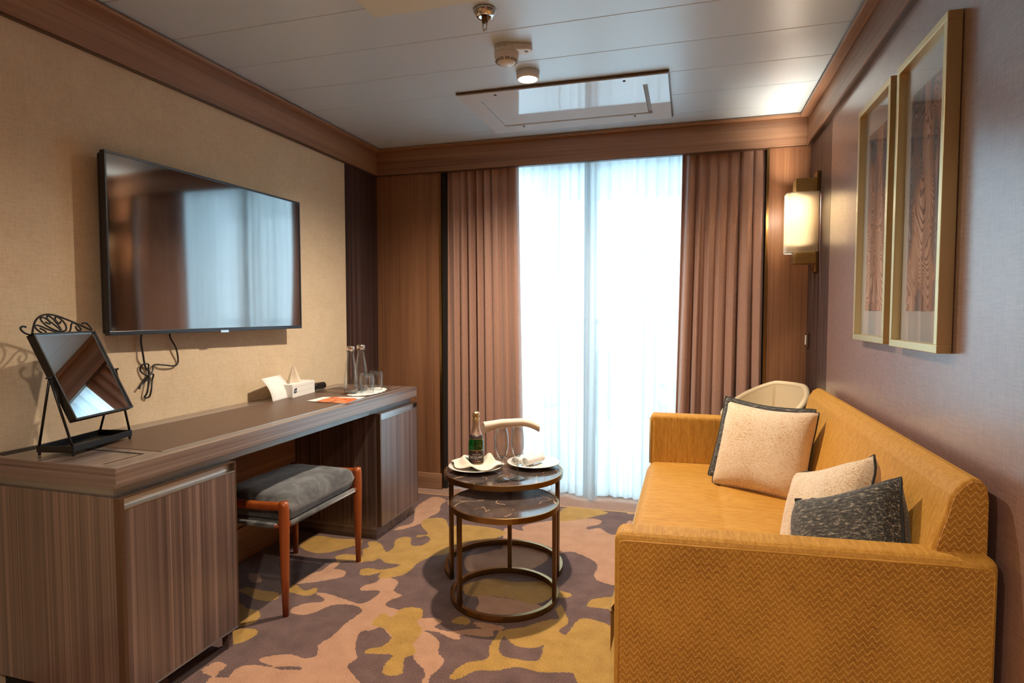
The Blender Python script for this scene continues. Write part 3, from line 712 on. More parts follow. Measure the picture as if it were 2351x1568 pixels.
for b in (-1, 1):
    for a in (-1, 1): MB().tube([(a * (HD - .006), b * (HW - .004), .028), (0, b * (w2 + .012), pv.z)], .0036, 8).build('leg', M['black_metal'], mr, True)
    MB().tube([pv + uu * b * (w2 - .005), pv + uu * b * (w2 + .024)], .003, 8).build('pivot_knob', M['black_metal'], mr, True)
fm = MB()
for s_ in (-1, 1):
    fm.obox(pv + vv * s_ * (h2 - .003) - nn_ * .006, (uu, vv, nn_), (w2, .003, .012))
    fm.obox(pv + uu * s_ * (w2 - .003) - nn_ * .006, (uu, vv, nn_), (.003, h2, .012))
fm.build('mirror_frame', M['black_metal'], mr, bevel=.0008)
MB().obox(pv - nn_ * .002, (uu, vv, nn_), (w2 - .005, h2 - .005, .002)).build('mirror_glass', M['mirror'], mr)
MB().obox(pv - nn_ * .012, (uu, vv, nn_), (w2 - .005, h2 - .005, .003)).build('mirror_back', M['black_metal'], mr)
def crest(pts, r=.0027, name='scroll'):   # pts in (across, up) of the crest, seen from the front
    MB().tube(smooth_path([pv + uu * a + vv * (h2 + b) - nn_ * .004 for a, b in pts], 6), r, 7).build(name, M['black_metal'], mr, True)
# crest drawing: one unit of the zoomed drawing -> metres
cz = lambda L: [((x - 1300) * .000138, (700 - y) * .000138) for x, y in L]
crest(cz([(410,520),(330,505),(260,560),(300,650),(400,705),(470,690),(580,540),(720,380),(900,270),(1100,225),(1330,255),(1600,365),(1900,510),(2140,640),(2185,590),(2130,480),(2060,455),(1980,470)]), .003, 'scroll_arch')
crest(cz([(740,560),(830,620),(840,680),(760,690),(660,600),(640,510),(700,485),(800,520),(950,600),(1150,670),(1300,690),(1460,680),(1560,600),(1640,490),(1720,445),(1810,500),(1860,600),(1800,660),(1730,620),(1740,540)]))
crest(cz([(960,410),(1050,460),(1080,400),(990,310),(890,310),(880,400),(960,520),(1120,620),(1270,650),(1400,630),(1470,520),(1450,390),(1370,300),(1290,300),(1260,380),(1320,455),(1390,400)]))
crest(cz([(1270,620),(1170,490),(1080,380),(1065,290),(1130,265),(1200,320),(1240,420),(1275,520),(1290,620)]), .0026)

# ---- things on the desk
pA, pB = onZ(627, 923, DESK_Z + .001), onZ(670, 911, DESK_Z + .001)
cd = thing('note_card', 'curved white note card propped against the tissue box', 'card', (pA.x, pA.y, DESK_Z + .0012), math.atan2(pB.y - pA.y, pB.x - pA.x))
cw = (pB - pA).length
def cardpt(u, v, off=0): return Vector((u * cw, -.060 * v ** .85 * -1.0 - .016 * math.sin(math.pi * v) + off * .6,   .110 * v - off))
MB().grid(lambda u, v: cardpt(u, v), 4, 14).build('card_sheet', M['paper'], cd, True, solid=.0012)
for v0, u0, u1, mm in ((.90, .1, .9, 'ink'), (.91, .36, .62, 'ink_dark'), (.52, .3, .78, 'ink'), (.42, .42, .62, 'ink'), (.10, .1, .9, 'ink')):
    MB().grid(lambda u, v: cardpt(u0 + (u1 - u0) * u, v0 + v * .012, .0012), 6, 2).build('print_line', M[mm], cd)
MB().tube([cardpt(.32 + .06 * k, .24 + .035 * ((k % 2) * 1.0), .0014) for k in range(8)], .0006, 4).build('signature', M['ink'], cd)

pF = onZ(672, 914, DESK_Z + .001); pR = onZ(731, 902, DESK_Z + .001)
tb = thing('tissue_box', 'white cardboard tissue box with one tissue pulled up', 'tissue box', (pF.x, pF.y, DESK_Z + .0012), math.atan2(pR.y - pF.y, pR.x - pF.x))
tl = .225; tb.rotation_euler.z = R(97)
box((0, 0, 0), (tl, .092, .066)).build('carton', M['paper'], tb, bevel=.001)
for zz in (.052, .024): box((.004, -.0004, zz), (tl - .004, 0, zz + .0006)).build('print_line', M['ink'], tb)
MB().prism([(.014, .021), (.036, .023), (.040, .026), (.040, .043), (.036, .047), (.030, .045), (.014, .041)], lambda a, b: (a, -.0004, b), lambda a, b: (a, -.0010, b)).build('logo_badge', M['navy'], tb)
text_mesh('TORK', .0098, lambda a, b: Vector((.0272 + a * .92, -.0012, .032 + b * 1.25)), M['white_ink'], 'lettering', tb)
def tissue(u, v):
    a = (u - .5) * 2; k = 1 - v
    wd = .048 * k ** .8 * (1 + .1 * math.sin(7 * u))
    return (.085 + a * wd - .012 * v, .046 + .020 * math.sin(u * 6.0) * k - .01 * v + .012 * math.cos(a * 3) * k, .064 + .095 * v + .010 * (1 - abs(a)) * v)
MB().grid(tissue, 22, 14).build('tissue', M['linen'], tb, True, solid=.0015)

p = onZ(738, 890, DESK_Z)
bo = MB().tube(smooth_path([(-1.955, 2.800, DESK_Z + .022), (-1.958, 2.83, DESK_Z + .022), (-1.962, 2.86, DESK_Z + .021), (-1.964, 2.90, DESK_Z + .020)]), .0195, 14)
bo = bo.build('black_pouch', M['black_plastic'], None, True); tag(bo, 'small black rounded object poking out behind the tissue box', 'pouch')

ph = [(-.066, 0), (-.052, .045), (-.004, .062), (.040, .052)]
dl = thing('paper_doily', 'white scalloped paper doily under the water bottles', 'doily', (-1.655, 2.845, DESK_Z + .0022), R(98))
pts = [((.175 + .006 * math.cos(k * 4.5)) * math.cos(2 * math.pi * k / 72), (.085 + .005 * math.cos(k * 4.5)) * math.sin(2 * math.pi * k / 72)) for k in range(72)]
MB().prism(pts, lambda a, b: (a, b, 0), lambda a, b: (a, b, .0008)).build('sheet', M['paper'], dl)
def water_bottle(x, y, label):
    t = thing('water_bottle', label, 'bottle', (x, y, DESK_Z + .0027), group='glass water bottles')
    prof = [(0, .004), (.030, 0), (.034, .004), (.0355, .03), (.036, .07), (.034, .10), (.028, .145), (.021, .185), (.0175, .205), (.0175, .228)]
    inner = [(r - .003, z) for r, z in reversed(prof[2:])] + [(0, .010)]
    MB().lathe(prof + inner, seg=40).build('glass_body', M['clear'], t, True)
    MB().lathe([(0, .003), (.032, .003), (.0345, .009), (0, .010)], seg=32).build('glass_base', M['clear_base'], t, True)
    MB().lathe([(0, .248), (.021, .248), (.022, .246), (.022, .224), (.0178, .224)], seg=32).build('cap', M['steel_cap'], t, True)
water_bottle(-1.692, 2.745, 'clear water bottle with steel cap nearest the tissue box')
water_bottle(-1.706, 2.872, 'clear water bottle with steel cap at the dark wall panel, partly hidden')
def tumbler(x, y, label):
    t = thing('tumbler', label, 'glass', (x, y, DESK_Z + .0027), group='upturned tumblers')
    prof = [(.0335, 0), (.0375, .03), (.040, .065), (.0385, .090), (.033, .104), (.027, .108), (0, .108)]
    inn = [(0, .096), (.026, .096), (.0345, .088), (.0375, .065), (.035, .03), (.0315, 0)]
    MB().lathe(prof + inn, seg=40, closed=False).build('glass_bowl', M['clear'], t, True)
    MB().lathe([(0, .0975), (.028, .0975), (.031, .103), (.027, .1068), (0, .1068)], seg=32).build('glass_foot', M['clear_base'], t, True)
tumbler(-1.628, 2.80, 'upturned clear tumbler beside the nearer water bottle')
tumbler(-1.640, 2.915, 'upturned clear tumbler nearest the window end of the desk')

br = thing('brochure', 'orange printed brochure with white border lying flat on the desk', 'brochure', (0, 0, DESK_Z + .0022))
q = [onZ(a, b, DESK_Z + .002) for a, b in ((704, 921), (790, 927), (838, 912), (742, 912))]
MB().prism([(v.x, v.y) for v in q], lambda a, b: (a, b, 0), lambda a, b: (a, b, .0015)).build('white_sheet', M['paper'], br)
q2 = [onZ(a, b, DESK_Z + .004) for a, b in ((724, 922), (796, 926), (822, 916), (812, 914), (762, 911))]
t_ = NT('orange_print'); n_ = t_.noise(t_.coord(), 22, 3, .5, 1.0); t_.p(col=t_.ramp(n_, [(.35, S(120,50,24)), (.48, S(226,112,56)), (.7, S(240,160,112))]), rough=.4)
MB().prism([(v.x, v.y) for v in q2], lambda a, b: (a, b, .0016), lambda a, b: (a, b, .0021)).build('printed_cover', t_.m, br)
p = onZ(783, 905, DESK_Z + .004); pc = MB().tube([(p.x, p.y, DESK_Z + .006), (p.x + .03, p.y + .05, DESK_Z + .006)], [.002, .0035], 6).build('pencil', M['orange_wood'], None, True); tag(pc, 'short wooden pencil tip beside the paper doily', 'pencil')

# ================================================================== STOOL
st = thing('stool', 'orange wood stool with grey suede cushion tucked under the desk', 'stool', (-1.648, 2.175, 0))
lx, ly = .172, .264
def leg_prof(sx, sy):
    return MB().tube([(sx * lx, sy * ly, 0), (sx * lx, sy * ly, .15), (sx * lx, sy * ly, .30), (sx * lx, sy * ly, .38), (sx * lx, sy * ly, .43), (sx * lx, sy * ly, .447)], [.0115, .0155, .019, .0205, .019, .0165], 16)
for sx in (-1, 1):
    for sy in (-1, 1): leg_prof(sx, sy).build('leg', M['orange_wood'], st, True)
for sy in (-1, 1):
    MB().grid(lambda u, v: (-lx + 2 * lx * u, sy * ly + .017 * math.cos(2 * math.pi * v), .428 + .017 * math.sin(2 * math.pi * v) - .006 * math.sin(math.pi * u)), 10, 14, cv=True).build('side_rail', M['orange_wood'], st, True)
    MB().tube([(-lx, sy * ly, .350), (lx, sy * ly, .350)], .0075, 10).build('rod', M['orange_wood'], st, True)
    MB().tube([(-lx + .04, sy * ly, .350), (lx - .04, sy * ly, .350)], .0105, 12).build('sling_sleeve', M['suede'], st, True)
for sx in (-1, 1):
    MB().tube([(sx * lx, -ly, .350), (sx * lx, ly, .350)], .0075, 10).build('rod', M['orange_wood'], st, True)
    MB().tube([(sx * lx, -ly + .035, .350), (sx * lx, ly - .035, .350)], .0110, 12).build('sling_sleeve', M['suede'], st, True)
def cush(hx, hy, z0, z1, crown, n=22, p=5):
    def f(u, v):
        a, b = 2 * u - 1, 2 * v - 1
        return a, b
    mb = MB()
    for top in (1, 0):
        def g(u, v):
            a, b = 2 * u - 1, 2 * v - 1
            a = math.copysign(abs(a) ** .7, a); b = math.copysign(abs(b) ** .7, b)
            k = max(0, (1 - abs(a) ** 14) * (1 - abs(b) ** 14)) ** .35
            zm = (z0 + z1) / 2; hh = (z1 - z0) / 2
            z = zm + (1 if top else -1) * hh * k
            if top: z += crown * (1 - a * a) * (1 - b * b) + .0022 * math.sin(9 * a + 4 * b) * math.sin(7 * b)
            return (a * hx, b * hy, z)
        mb.grid(g, n, n)
    return mb
box((-lx + .012, -ly + .03, .343), (lx - .012, ly - .03, .352)).build('sling', M['suede'], st)
cush(.172, .240, .353, .458, .012, 30).build('cushion', M['suede'], st, True)

# ================================================================== NESTING TABLES
def nest_table(name, label, x, y, r, ztop, rim_h, leg_angles, arc, lw=.018):
    t = thing(name, label, 'table', (x, y, 0), group='nesting tables')
    MB().lathe([(0, ztop - .012), (r - .010, ztop - .012), (r - .010, ztop), (0, ztop)], seg=64).build('marble_top', M['marble'], t)
    MB().lathe([(r - .012, ztop - rim_h), (r, ztop - rim_h), (r, ztop + .001), (r - .0095, ztop + .001), (r - .0095, ztop - .012), (r - .012, ztop - .012)], seg=72, closed=True).build('rim', M['brass'], t, bevel=.0008)
    for a in leg_angles:
        ca, sa = math.cos(a), math.sin(a)
        MB().obox(((r - .0085) * ca, (r - .0085) * sa, (ztop - rim_h) / 2 + .001), ((ca, sa, 0), (-sa, ca, 0), (0, 0, 1)), (.0075, lw / 2, (ztop - rim_h) / 2 - .001)).build('leg', M['brass_dark'], t, bevel=.001)
    n = 72; a0_, a1_ = arc
    def ring(u, v):
        a = a0_ + (a1_ - a0_) * u; k = int(round(v * 4)) % 4
        rr, zz = ((r - .016, 0), (r, 0), (r, .024), (r - .016, .024))[k]
        return (rr * math.cos(a), rr * math.sin(a), zz)
    full = abs(a1_ - a0_ - 2 * math.pi) < .01
    MB().grid(ring, n, 4, cu=full, cv=True).build('base_ring', M['brass'], t)
    return t
la = math.atan2
L1 = onZ(1036, 1330, 0); L2 = onZ(1286, 1325, 0)
BX, BY, BR = -.806, 2.584, .272
a1 = la(L1.y - BY, L1.x - BX); a2 = la(L2.y - BY, L2.x - BX)
nest_table('side_table', 'larger round marble nesting table carrying the champagne and plates', BX, BY, BR, TZ, .022, (a1, a2, R(100)), (a2, a1 + 2 * math.pi))
SX, SY, SR = -.718, 2.315, .224
l1 = onZ(1057, 1400, 0); l2 = onZ(1277, 1388, 0)
nest_table('side_table', 'smaller round marble nesting table pulled out in front, bare top', SX, SY, SR, .397, .022, (la(l1.y - SY, l1.x - SX), la(l2.y - SY, l2.x - SX), R(101)), (0, 2 * math.pi))

# ---- plates, bottle, flutes, linen
def plate(x, y, label):
    t = MB().lathe([(0, .003), (.055, .003), (.058, .0), (.062, .0), (.066, .004), (.095, .010), (.122, .017), (.1245, .0185), (.122, .0205), (.094, .0135), (.066, .0085), (.055, .008), (0, .008)], seg=56).build('dinner_plate', M['porcelain'], None, True)
    t.location = (x, y, TZ + .0012); return tag(t, label, 'plate', 'white plates')
P1, P2 = (-.928, 2.545), (-.692, 2.690)
plate(*P1, 'white plate under the champagne bottle and napkin'); plate(*P2, 'white plate holding two rolled towels')
def nap(u, v):
    a = 2 * math.pi * u; rr = .020 + .088 * v
    sl = a - R(-70); pk = .050 * math.exp(-((v - .42) / .22) ** 2) * (.12 + .88 * abs(math.sin(sl)) ** 2.2 * (.8 + .2 * math.sin(3 * a)))
    fold = .010 * math.sin(a * 5 + 3 * v) * v
    k = 1 + .16 * math.cos(2 * a + .5) * v + .10 * math.sin(5 * a) * v
    return (rr * k * math.cos(a), rr * k * math.sin(a), .004 + pk + fold * .6 + .008 * v)
nk = MB().grid(nap, 72, 16, cu=True).build('napkin', M['linen'], None, False, solid=.0035)
nk.location = (P1[0] + .004, P1[1] + .002, TZ + .018); tag(nk, 'cream napkin gathered in folds around the champagne bottle', 'napkin')
bt = thing('champagne_bottle', 'small green champagne bottle with gold foil neck standing on plate', 'bottle', (P1[0] + .002, P1[1] + .004, TZ + .011), R(0))
bp = [(0, .006), (.028, .001), (.033, .004), (.0352, .012), (.0352, .100), (.0345, .118), (.031, .136), (.0255, .152), (.0205, .166), (.0165, .185), (.0142, .205)]
MB().lathe(bp, seg=48).build('glass_body', M['green'], bt, True)
MB().lathe([(.0262, .1515), (.0212, .166), (.0172, .185), (.0149, .206), (.0149, .214)], seg=40).build('neck_foil', M['foil_rose'], bt, True)
def fz(u, v):
    pr = [(.0149, .212), (.0168, .216), (.0172, .221), (.0150, .226), (.0150, .236), (.0164, .242), (.0160, .250), (.0110, .255), (.002, .256)]
    k = v * (len(pr) - 1); i = min(int(k), len(pr) - 2); f_ = k - i
    r = pr[i][0] * (1 - f_) + pr[i + 1][0] * f_; z = pr[i][1] * (1 - f_) + pr[i + 1][1] * f_; a = 2 * math.pi * u
    r *= 1 + .06 * math.sin(a * 7 + z * 300)
    return (r * math.cos(a), r * math.sin(a), z)
MB().grid(fz, 48, 25, cu=True).build('cap_foil', M['foil'], bt, True)
MB().lathe([(.0318, .135), (.0306, .1405), (.0268, .1515), (.0262, .1515)], seg=48).build('collar_label', M['label_dark'], bt, True)
MB().lathe([(.0325, .1335), (.0322, .1352)], seg=48).build('collar_band', M['gold_ink'], bt, True)
LA = R(-70)      # direction the label faces
def onb(a, b, r=.0356): th = LA + a / r; return Vector((r * math.cos(th), r * math.sin(th), b))
MB().grid(lambda u, v: onb((u - .5) * .078, .018 + .068 * v), 28, 3).build('body_label', M['label_dark'], bt, True)
for zz in (.0205, .0825): MB().grid(lambda u, v: onb((u - .5) * .078, zz + .0028 * v, .0358), 28, 2).build('label_band', M['gold_ink'], bt, True)
text_mesh('JACQUART', .0155, lambda a, b: onb(a * .84 + .002, .052 + b, .0359), M['white_ink'], 'lettering', bt)
text_mesh('CHAMPAGNE', .0062, lambda a, b: onb(a, .0645 + b, .0359), M['white_ink'], 'lettering', bt)
def neck(a, b):
    z = .184 + a * .80; r = np.interp(z, (.1515, .166, .185, .206), (.0266, .0216, .0176, .0153)); th = LA + R(26) - b / .0178
    return Vector((r * math.cos(th), r * math.sin(th), z))
text_mesh('JACQUART', .0090, neck, M['ink_dark'], 'lettering', bt)
MB().grid(lambda u, v: onb(-.010 + .012 * u, .032 + .003 * v, .0359), 5, 2).build('print_line', M['red_ink'], bt)
MB().grid(lambda u, v: onb(.004 + .016 * u, .032 + .003 * v, .0359), 5, 2).build('print_line', M['gold_ink'], bt)
MB().grid(lambda u, v: onb(-.006 + .018 * u, .041 + .002 * v, .0359), 5, 2).build('print_line', M['ink'], bt)
MB().prism([(0, .0725), (.004, .0715), (.009, .0775), (.006, .0800), (.003, .0770)], lambda a, b: onb(a, b, .0358), lambda a, b: onb(a, b, .0360)).build('emblem', M['gold_ink'], bt)
MB().prism([(0, .1385), (.003, .1380), (.0075, .1440), (.0050, .1460), (.002, .1440)], lambda a, b: onb(a + .008, b, .0308 - (b - .1385) * .33), lambda a, b: onb(a + .008, b, .0311 - (b - .1385) * .33)).build('emblem', M['gold_ink'], bt)

def flute(x, y, label):
    t = thing('champagne_flute', label, 'glass', (x, y, TZ + .0012), group='champagne flutes')
    MB().lathe([(0, .001), (.030, 0), (.0345, .001), (.0345, .002), (.020, .005), (.006, .010), (.0036, .018), (.0034, .070), (.0042, .086)], seg=36).build('stem', M['clear_base'], t, True)
    o_ = [(.0042, .086), (.010, .094), (.0215, .112), (.0275, .135), (.0290, .158), (.0275, .185), (.0225, .222)]
    MB().lathe(o_ + [(r - .0013, z + .001) for r, z in reversed(o_[1:])] + [(0, .094)], seg=40).build('bowl', M['clear'], t, True)
    MB().lathe([(0, .0945), (.006, .0955), (.010, .100), (0, .0985)], seg=20).build('bowl_base', M['clear_base'], t, True)
G1, G2 = (-.762, 2.418), (-.702, 2.456)
flute(*G1, 'empty champagne flute nearer the green bottle'); flute(*G2, 'empty champagne flute nearer the rolled towels')
# napkin laid over both flutes
ax = Vector((G2[0] - G1[0], G2[1] - G1[1], 0)).normalized(); sd_ = Vector((-ax.y, ax.x, 0)); mid = Vector(((G1[0] + G2[0]) / 2, (G1[1] + G2[1]) / 2, TZ + .2265))
def napk(u, v):
    s_ = -.118 + .248 * u; lf = max(0, .32 - u) / .32; wd = .020 + .010 * lf
    a = v * 2 * math.pi * 1.55 + .6
    rr = 1 - .42 * v
    z = .018 + .0170 * rr * (1 + .35 * lf) * math.sin(a) - .010 * lf - .030 * max(0, (u - .62) / .38) ** 2
    z -= .020 * lf * max(0, math.sin(a * .5 + 2.2))
    return mid + ax * s_ + sd_ * (wd * rr * math.cos(a)) + Vector((0, 0, z))
o = MB().grid(napk, 36, 44).build('napkin', M['linen'], None, True, solid=.0030); tag(o, 'cream folded napkin laid across the tops of both flutes', 'napkin')
def roll(x, y, an, label):
    d = Vector((math.cos(an), math.sin(an), 0)); s2 = Vector((-d.y, d.x, 0)); R0 = .0225
    def f(u, v):
        a = v * 2 * math.pi * 3.2; r = .003 + (R0 - .003) * (v ** .8) * (1 + .03 * math.sin(a * 2)); L = .128
        return d * (L * (u - .5) + .003 * math.sin(a)) + s2 * (r * math.cos(a - 1.2)) + Vector((0, 0, R0 + .92 * r * math.sin(a - 1.2)))
    o = MB().grid(f, 8, 90).build('rolled_towel', M['towel'], None, True, solid=.003)
    o.location = (x, y, TZ + .0120); tag(o, label, 'towel', 'rolled towels')
roll(-.738, 2.672, R(68), 'rolled white towel beside the flute stem, left of the pair'); roll(-.688, 2.672, R(66), 'rolled white towel nearer the sofa, right of the pair')

# ================================================================== SOFA
sf = thing('sofa', 'mustard velvet sofa with zigzag patterned end panels', 'sofa', (.2, 2.2, 0))
so = Vector((.2, 2.2, 0))
def sbox(lo, hi): return box([a - b for a, b in zip(lo, so)], [a - b for a, b in zip(hi, so)])
AZ = .668
MB().prism([(-.165, .03), (.612, .03), (.612, AZ), (-.165, AZ - .022)], lambda a, b: (a - so.x, 1.412 - so.y, b), lambda a, b: (a - so.x, 1.500 - so.y, b)).build('armrest', M['velvet_y'], sf, bevel=.022, seg=4)
sbox((-.172, 2.950, .03), (.585, 3.035, AZ + .010)).build('armrest', M['velvet_z'], sf, bevel=.018, seg=4)
# outer zigzag panel of the near arm with its piping
ay = 1.4085
pa = MB().prism([(-.150, .06), (.598, .06), (.598, AZ - .018), (-.150, AZ - .040)], lambda a, b: (a - so.x, ay - so.y, b), lambda a, b: (a - so.x, 1.4125 - so.y, b)).build('arm_panel', M['chevron'], sf, bevel=.002); pa['label'] = 'zigzag woven outer panel'
def pp(x, z): return Vector((x, ay + .002, z)) - so
pth = [pp(-.151, .06), pp(-.151, AZ - .052)] + [pp(-.138 - .013 * math.cos(R(a)), AZ - .052 + .013 * math.sin(R(a))) for a in (22, 45, 68, 90)] + [pp(.586 + .013 * math.sin(R(a)), AZ - .030 + .013 * math.cos(R(a))) for a in (0, 22, 45, 68, 90)] + [pp(.599, .06)]
MB().tube(pth, .0026, 6).build('piping', M['velvet_x'], sf, True)
sbox((-.140, 1.500, .06), (.56, 2.950, .305)).build('base', M['velvet_x'], sf, bevel=.01)
def seat(u, v):
    pass
seat_lo, seat_hi = (-.182, 1.502, .300), (.43, 2.948, .445)
def seat_top(a, b):
    t1 = .016 * math.exp(-(((a - .125) / .045) ** 2 + ((b - 2.445) / .05) ** 2)) + .016 * math.exp(-(((a - .125) / .045) ** 2 + ((b - 2.0) / .05) ** 2))
    sm = .004 * math.exp(-((a - .125) / .008) ** 2)
    return -t1 - sm
mb = MB(); nx_, ny_ = 60, 110
prof_x = lambda u: -.182 + .612 * u
def st_(u, v):
    a = prof_x(u); b = 1.502 + 1.446 * v
    e = max(0, (.035 - (a + .182))) / .035
    z = .445 - .030 * e ** 2.2 + .006 * math.sin(math.pi * u) + seat_top(a, b)
    return (a - so.x, b - so.y, z)
mb.grid(st_, nx_, ny_)
mb.add([(-.182 - so.x, 1.502 - so.y, .300), (-.182 - so.x, 2.948 - so.y, .300), (-.182 - so.x, 2.948 - so.y, .415), (-.182 - so.x, 1.502 - so.y, .415)], [(0, 1, 2, 3)])
mb.build('seat_cushion', M['velvet_x'], sf, True)
MB().tube([(-.183 - so.x, 1.502 - so.y, .408), (-.183 - so.x, 2.948 - so.y, .408)], .004, 8).build('piping', M['piping_pale'], sf, True)
MB().tube([(-.174 - so.x, 2.951 - so.y, .44), (-.174 - so.x, 2.951 - so.y, AZ - .006)], .0035, 8).build('piping', M['piping_pale'], sf, True)
bkp = [(.400, .40), (.430, .50), (.470, .63), (.500, .735), (.512, .785), (.528, .812), (.548, .824), (.566, .822), (.578, .806), (.582, .78), (.584, .40), (.584, .08), (.47, .08)]
bkp = [(a + .022, b) for a, b in bkp]
bk = MB().prism(bkp, lambda a, b: (a - so.x, 1.452 - so.y, b), lambda a, b: (a - so.x, 3.02 - so.y, b)).build('backrest', M['velvet_z'], sf, bevel=.008, seg=3)
ep = [(a + (.006 if i < 6 else 0 if i < 8 else -.005), b - (.006 if 5 <= i <= 9 else 0)) for i, (a, b) in enumerate(bkp)]
pe = MB().prism(ep, lambda a, b: (a - so.x, 1.4485 - so.y, b), lambda a, b: (a - so.x, 1.453 - so.y, b)).build('back_end_panel', M['chevron'], sf); pe['label'] = 'zigzag woven end panel'
for xx in (-.10, .50):
    for yy in (1.46, 2.98): box((xx - .02 - so.x, yy - .02 - so.y, 0), (xx + .02 - so.x, yy + .02 - so.y, .032)).build('foot', M['black_plastic'], sf)

def pillow(name, label, c, e, up, size, thick, mat, seed, sag=0):
    e = Vector(e).normalized(); up = Vector(up); up = (up - e * up.dot(e)).normalized(); n = e.cross(up)
    mtx = Matrix((e, up, n)).transposed().to_4x4(); mtx.translation = Vector(c)
    t = thing(name, label, 'cushion', group='sofa cushions'); t.matrix_world = mtx
    h = size / 2; rnd = random.Random(seed); p1, p2 = rnd.uniform(0, 6), rnd.uniform(0, 6)
    def edge(a, b):
        k = (1 - .075 * (1 - b * b) * abs(a) ** 3) * (1 - .05 * (a * a * b * b) ** 2), (1 - .075 * (1 - a * a) * abs(b) ** 3) * (1 - .05 * (a * a * b * b) ** 2)
        return a * h * k[0], b * h * k[1]
    mb = MB()
    for s_ in (1, -1):
        def f(u, v):
            a, b = 2 * u - 1, 2 * v - 1
            x, y = edge(a, b); th = thick / 2 * (max(0, 1 - abs(a) ** 2.6) * max(0, 1 - abs(b) ** 2.6)) ** .45
            wr = .004 * math.sin(7 * a + 5 * b + p1) * (1 - a * a) * (1 - b * b) + .005 * math.sin(11 * a * b + p2) * (a * a * b * b)
            return (x, y - sag * (1 - a * a) * max(0, b), s_ * th + wr)
        mb.grid(f, 30, 30)
    mb.build('cushion_cover', mat, t, True)
    ring = []
    for k in range(80):
        q = k / 20; i = int(q); f_ = 2 * (q - i) - 1
        a, b = ((f_, -1), (1, f_), (-f_, 1), (-1, -f_))[i]; x, y = edge(a, b)
        ring.append((x, y - sag * (1 - a * a) * max(0, b), 0.005 * math.sin(11 * a * b + p2) * (a * a * b * b)))
    MB().tube(ring, .0033, 6, closed=True).build('piping', M['piping_dark'], t, True)
    return t
PILLOWS = [
 ('throw_cushion', 'charcoal cushion at the far sofa arm, mostly hidden behind a cream one', (.302, 2.748, .603), (.92, -.38, -.06), (.26, .38, 1), .395, .11, M['grey_weave'], 1, .012),
 ('throw_cushion', 'large cream speckled cushion standing near the far sofa arm', (.300, 2.610, .612), (.90, -.43, -.03), (.33, .30, 1), .380, .15, M['cream_weave'], 2, .012),
 ('throw_cushion', 'cream speckled cushion leaning behind the front charcoal one', (.374, 1.820, .578), (.36, -.82, .36), (.30, .12, .9), .37, .14, M['cream_weave'], 3, .012),
 ('throw_cushion', 'charcoal flecked cushion leaning just behind the near sofa arm', (.384, 1.640, .562), (.52, -.72, .42), (.32, .05, .9), .36, .14, M['grey_weave'], 4, .012)]
for a in PILLOWS: pillow(*a)

# ================================================================== TUB CHAIR IN THE CORNER
ch = thing('tub_chair', 'cream leather tub armchair with brown outer shell in the corner', 'armchair', (.372, 3.368, 0), R(-52))
def rim_h(th): return .625 + .160 * (1 - min(1, max(0, (abs(th) - .45) / 1.5)) ** 1.25)
def shell(off):
    def f(u, v):
        th = R(-112) + R(234) * u; h = rim_h(th) - (.012 if off else 0); z = .30 + (h - .30) * v
        r = .155 + off + .045 * v; return (r * math.sin(th) * .98, r * math.cos(th), z)
    return f
MB().grid(shell(0), 48, 16).build('inner_shell', M['chair_cream'], ch, True)
MB().grid(shell(.030), 48, 16).build('outer_shell', M['chair_brown'], ch, True)
i_, o_ = shell(0), shell(.030)
pathr = [Vector(i_(k / 47, 1)).lerp(Vector(o_(k / 47, 1)), .5) for k in range(48)]
pathr = [Vector(i_(0, v / 6)).lerp(Vector(o_(0, v / 6)), .5) for v in range(6)] + pathr + [Vector(i_(1, 1 - v / 6)).lerp(Vector(o_(1, 1 - v / 6)), .5) for v in range(1, 7)]
MB().tube(pathr, .0165, 12).build('rim_roll', M['chair_cream'], ch, True)
for uc in (.36, .66):
    for dx_ in (-.005, .005): MB().tube([Vector(i_(uc + dx_, v / 10)) * .997 for v in range(11)], .0011, 5).build('stitching', M['piping_pale'], ch, True)
MB().lathe([(0, .29), (.15, .29), (.170, .31), (.172, .36), (.165, .40), (.12, .415), (0, .42)], seg=40).build('seat', M['chair_cream'], ch, True)
for a in (45, 135, 225, 315): MB().tube([(.12 * math.cos(R(a)), .12 * math.sin(R(a)), .30), (.16 * math.cos(R(a)), .16 * math.sin(R(a)), 0)], [.016, .011], 10).build('leg', M['orange_wood'], ch, True)

# ================================================================== RIGHT WALL
def picture(y0, y1, z0, z1, pmat, label, my, mt, mbt):
    t = thing('framed_picture', label, 'picture', (XR, 0, 0), group='tall framed prints'); d = .034; fw_ = .021
    f = MB()
    for lo, hi in (((y0, z0), (y1, z0 + fw_)), ((y0, z1 - fw_), (y1, z1)), ((y0, z0 + fw_), (y0 + fw_, z1 - fw_)), ((y1 - fw_, z0 + fw_), (y1, z1 - fw_))): f.box((-d, lo[0], lo[1]), (-.001, hi[0], hi[1]))
    f.build('frame', M['gold_frame'], t, bevel=.0015)
    box((-.012, y0 + fw_, z0 + fw_), (-.008, y1 - fw_, z1 - fw_)).build('mat_board', M['mat_board'], t)
    box((-.0130, y0 + fw_ + my, z0 + fw_ + mbt), (-.0121, y1 - fw_ - my, z1 - fw_ - mt)).build('print', pmat, t)
    box((-.0185, y0 + fw_, z0 + fw_), (-.0165, y1 - fw_, z1 - fw_)).build('glazing', M['pic_glass'], t)
picture(1.715, 2.082, 1.068, 1.898, M['print_a'], 'tall gold framed wood-grain print nearest the camera', .050, .085, .085)
picture(2.142, 2.508, 1.070, 1.902, M['print_b'], 'tall gold framed wood-grain print beside the wall lamp', .050, .085, .085)

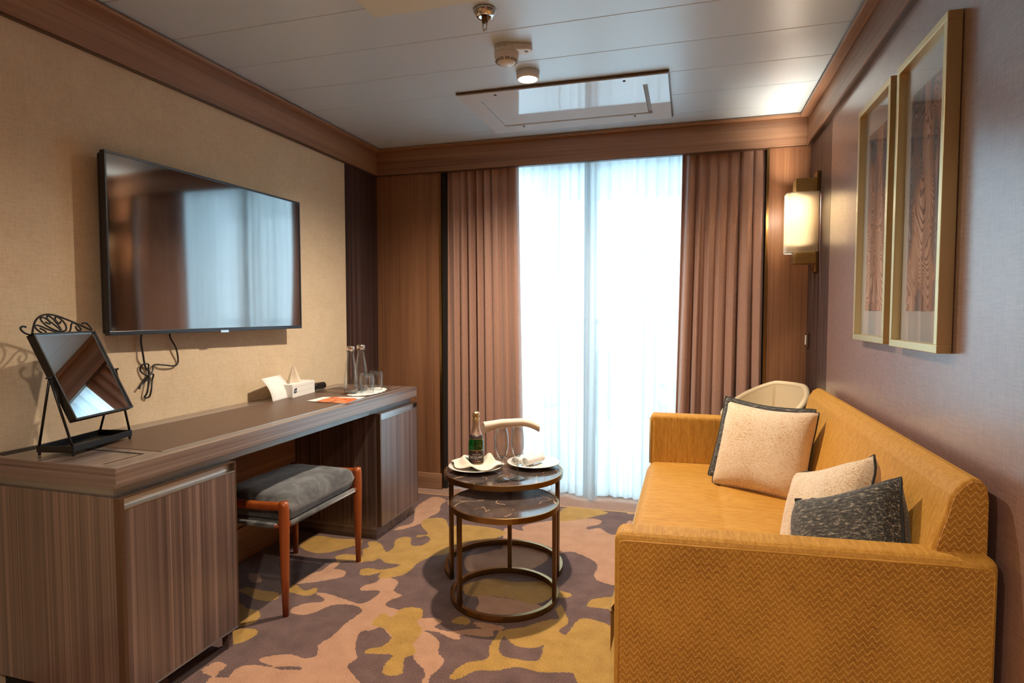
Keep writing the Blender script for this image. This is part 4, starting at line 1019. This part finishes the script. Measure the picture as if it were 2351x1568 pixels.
sk = thing('wall_sconce', 'brass wall sconce with glowing cream shade in the corner', 'lamp', (XR, 3.395, 1.63))
box((-.016, -.052, -.255), (-.001, .052, .250)).build('backplate', M['brass'], sk, bevel=.002)
box((-.112, -.050, .120), (-.016, .050, .218)).build('grille_block', M['knurl'], sk, bevel=.001)
box((-.112, -.050, -.212), (-.016, .050, -.120)).build('grille_block', M['knurl'], sk, bevel=.001)
outl = []
cr = .035
def arc_(cx_, cy_, a0_, a1_): return [(cx_ + cr * math.cos(R(a0_ + (a1_ - a0_) * k / 6)), cy_ + cr * math.sin(R(a0_ + (a1_ - a0_) * k / 6))) for k in range(7)]
outl = [(-.006, -.068)] + arc_(-.152 + cr, -.068 + cr, 270, 180) + arc_(-.152 + cr, .068 - cr, 180, 90) + [(-.006, .068)]
MB().grid(lambda u, v: (*outl[int(round(u * (len(outl) - 1)))], -.152 + .298 * v), len(outl), 8).build('shade', M['shade'], sk, True, solid=.002)
for zz in (-.1525, .1455): MB().tube([(a, b, zz) for a, b in outl], .0018, 6).build('shade_hem', M['white_plain'], sk, True)
MB().lathe([(0, -.022), (.012, -.015), (.017, 0), (.013, .02), (.006, .03), (0, .031)], (-.074, 0, .035), 16).build('bulb', M['bulb'], sk, True)
MB().lathe([(.007, -.06), (.007, -.02), (0, -.02)], (-.074, 0, .035), 12).build('bulb_holder', M['brass_dark'], sk, True)
MB().tube([(-.074, 0, -.03), (-.074, 0, -.10), (-.02, 0, -.10)], .004, 8).build('arm', M['brass_dark'], sk, True)
l = bpy.data.lights.new('sconce_lamp', 'POINT'); l.energy = 22; l.color = (1, .85, .68); l.shadow_soft_size = .03
lo = bpy.data.objects.new('sconce_lamp', l); COL.objects.link(lo); lo.parent = sk; lo.location = (-.130, 0, .075)

sw = thing('light_switch', 'bronze light switch with white rocker below the wall sconce', 'switch', (XR, 3.575, 1.02))
box((-.010, -.030, -.042), (-.0005, .030, .042)).build('plate', M['bronze'], sw, bevel=.002)
box((-.014, -.012, -.026), (-.010, .012, .026)).build('rocker', M['white_plain'], sw, bevel=.002)
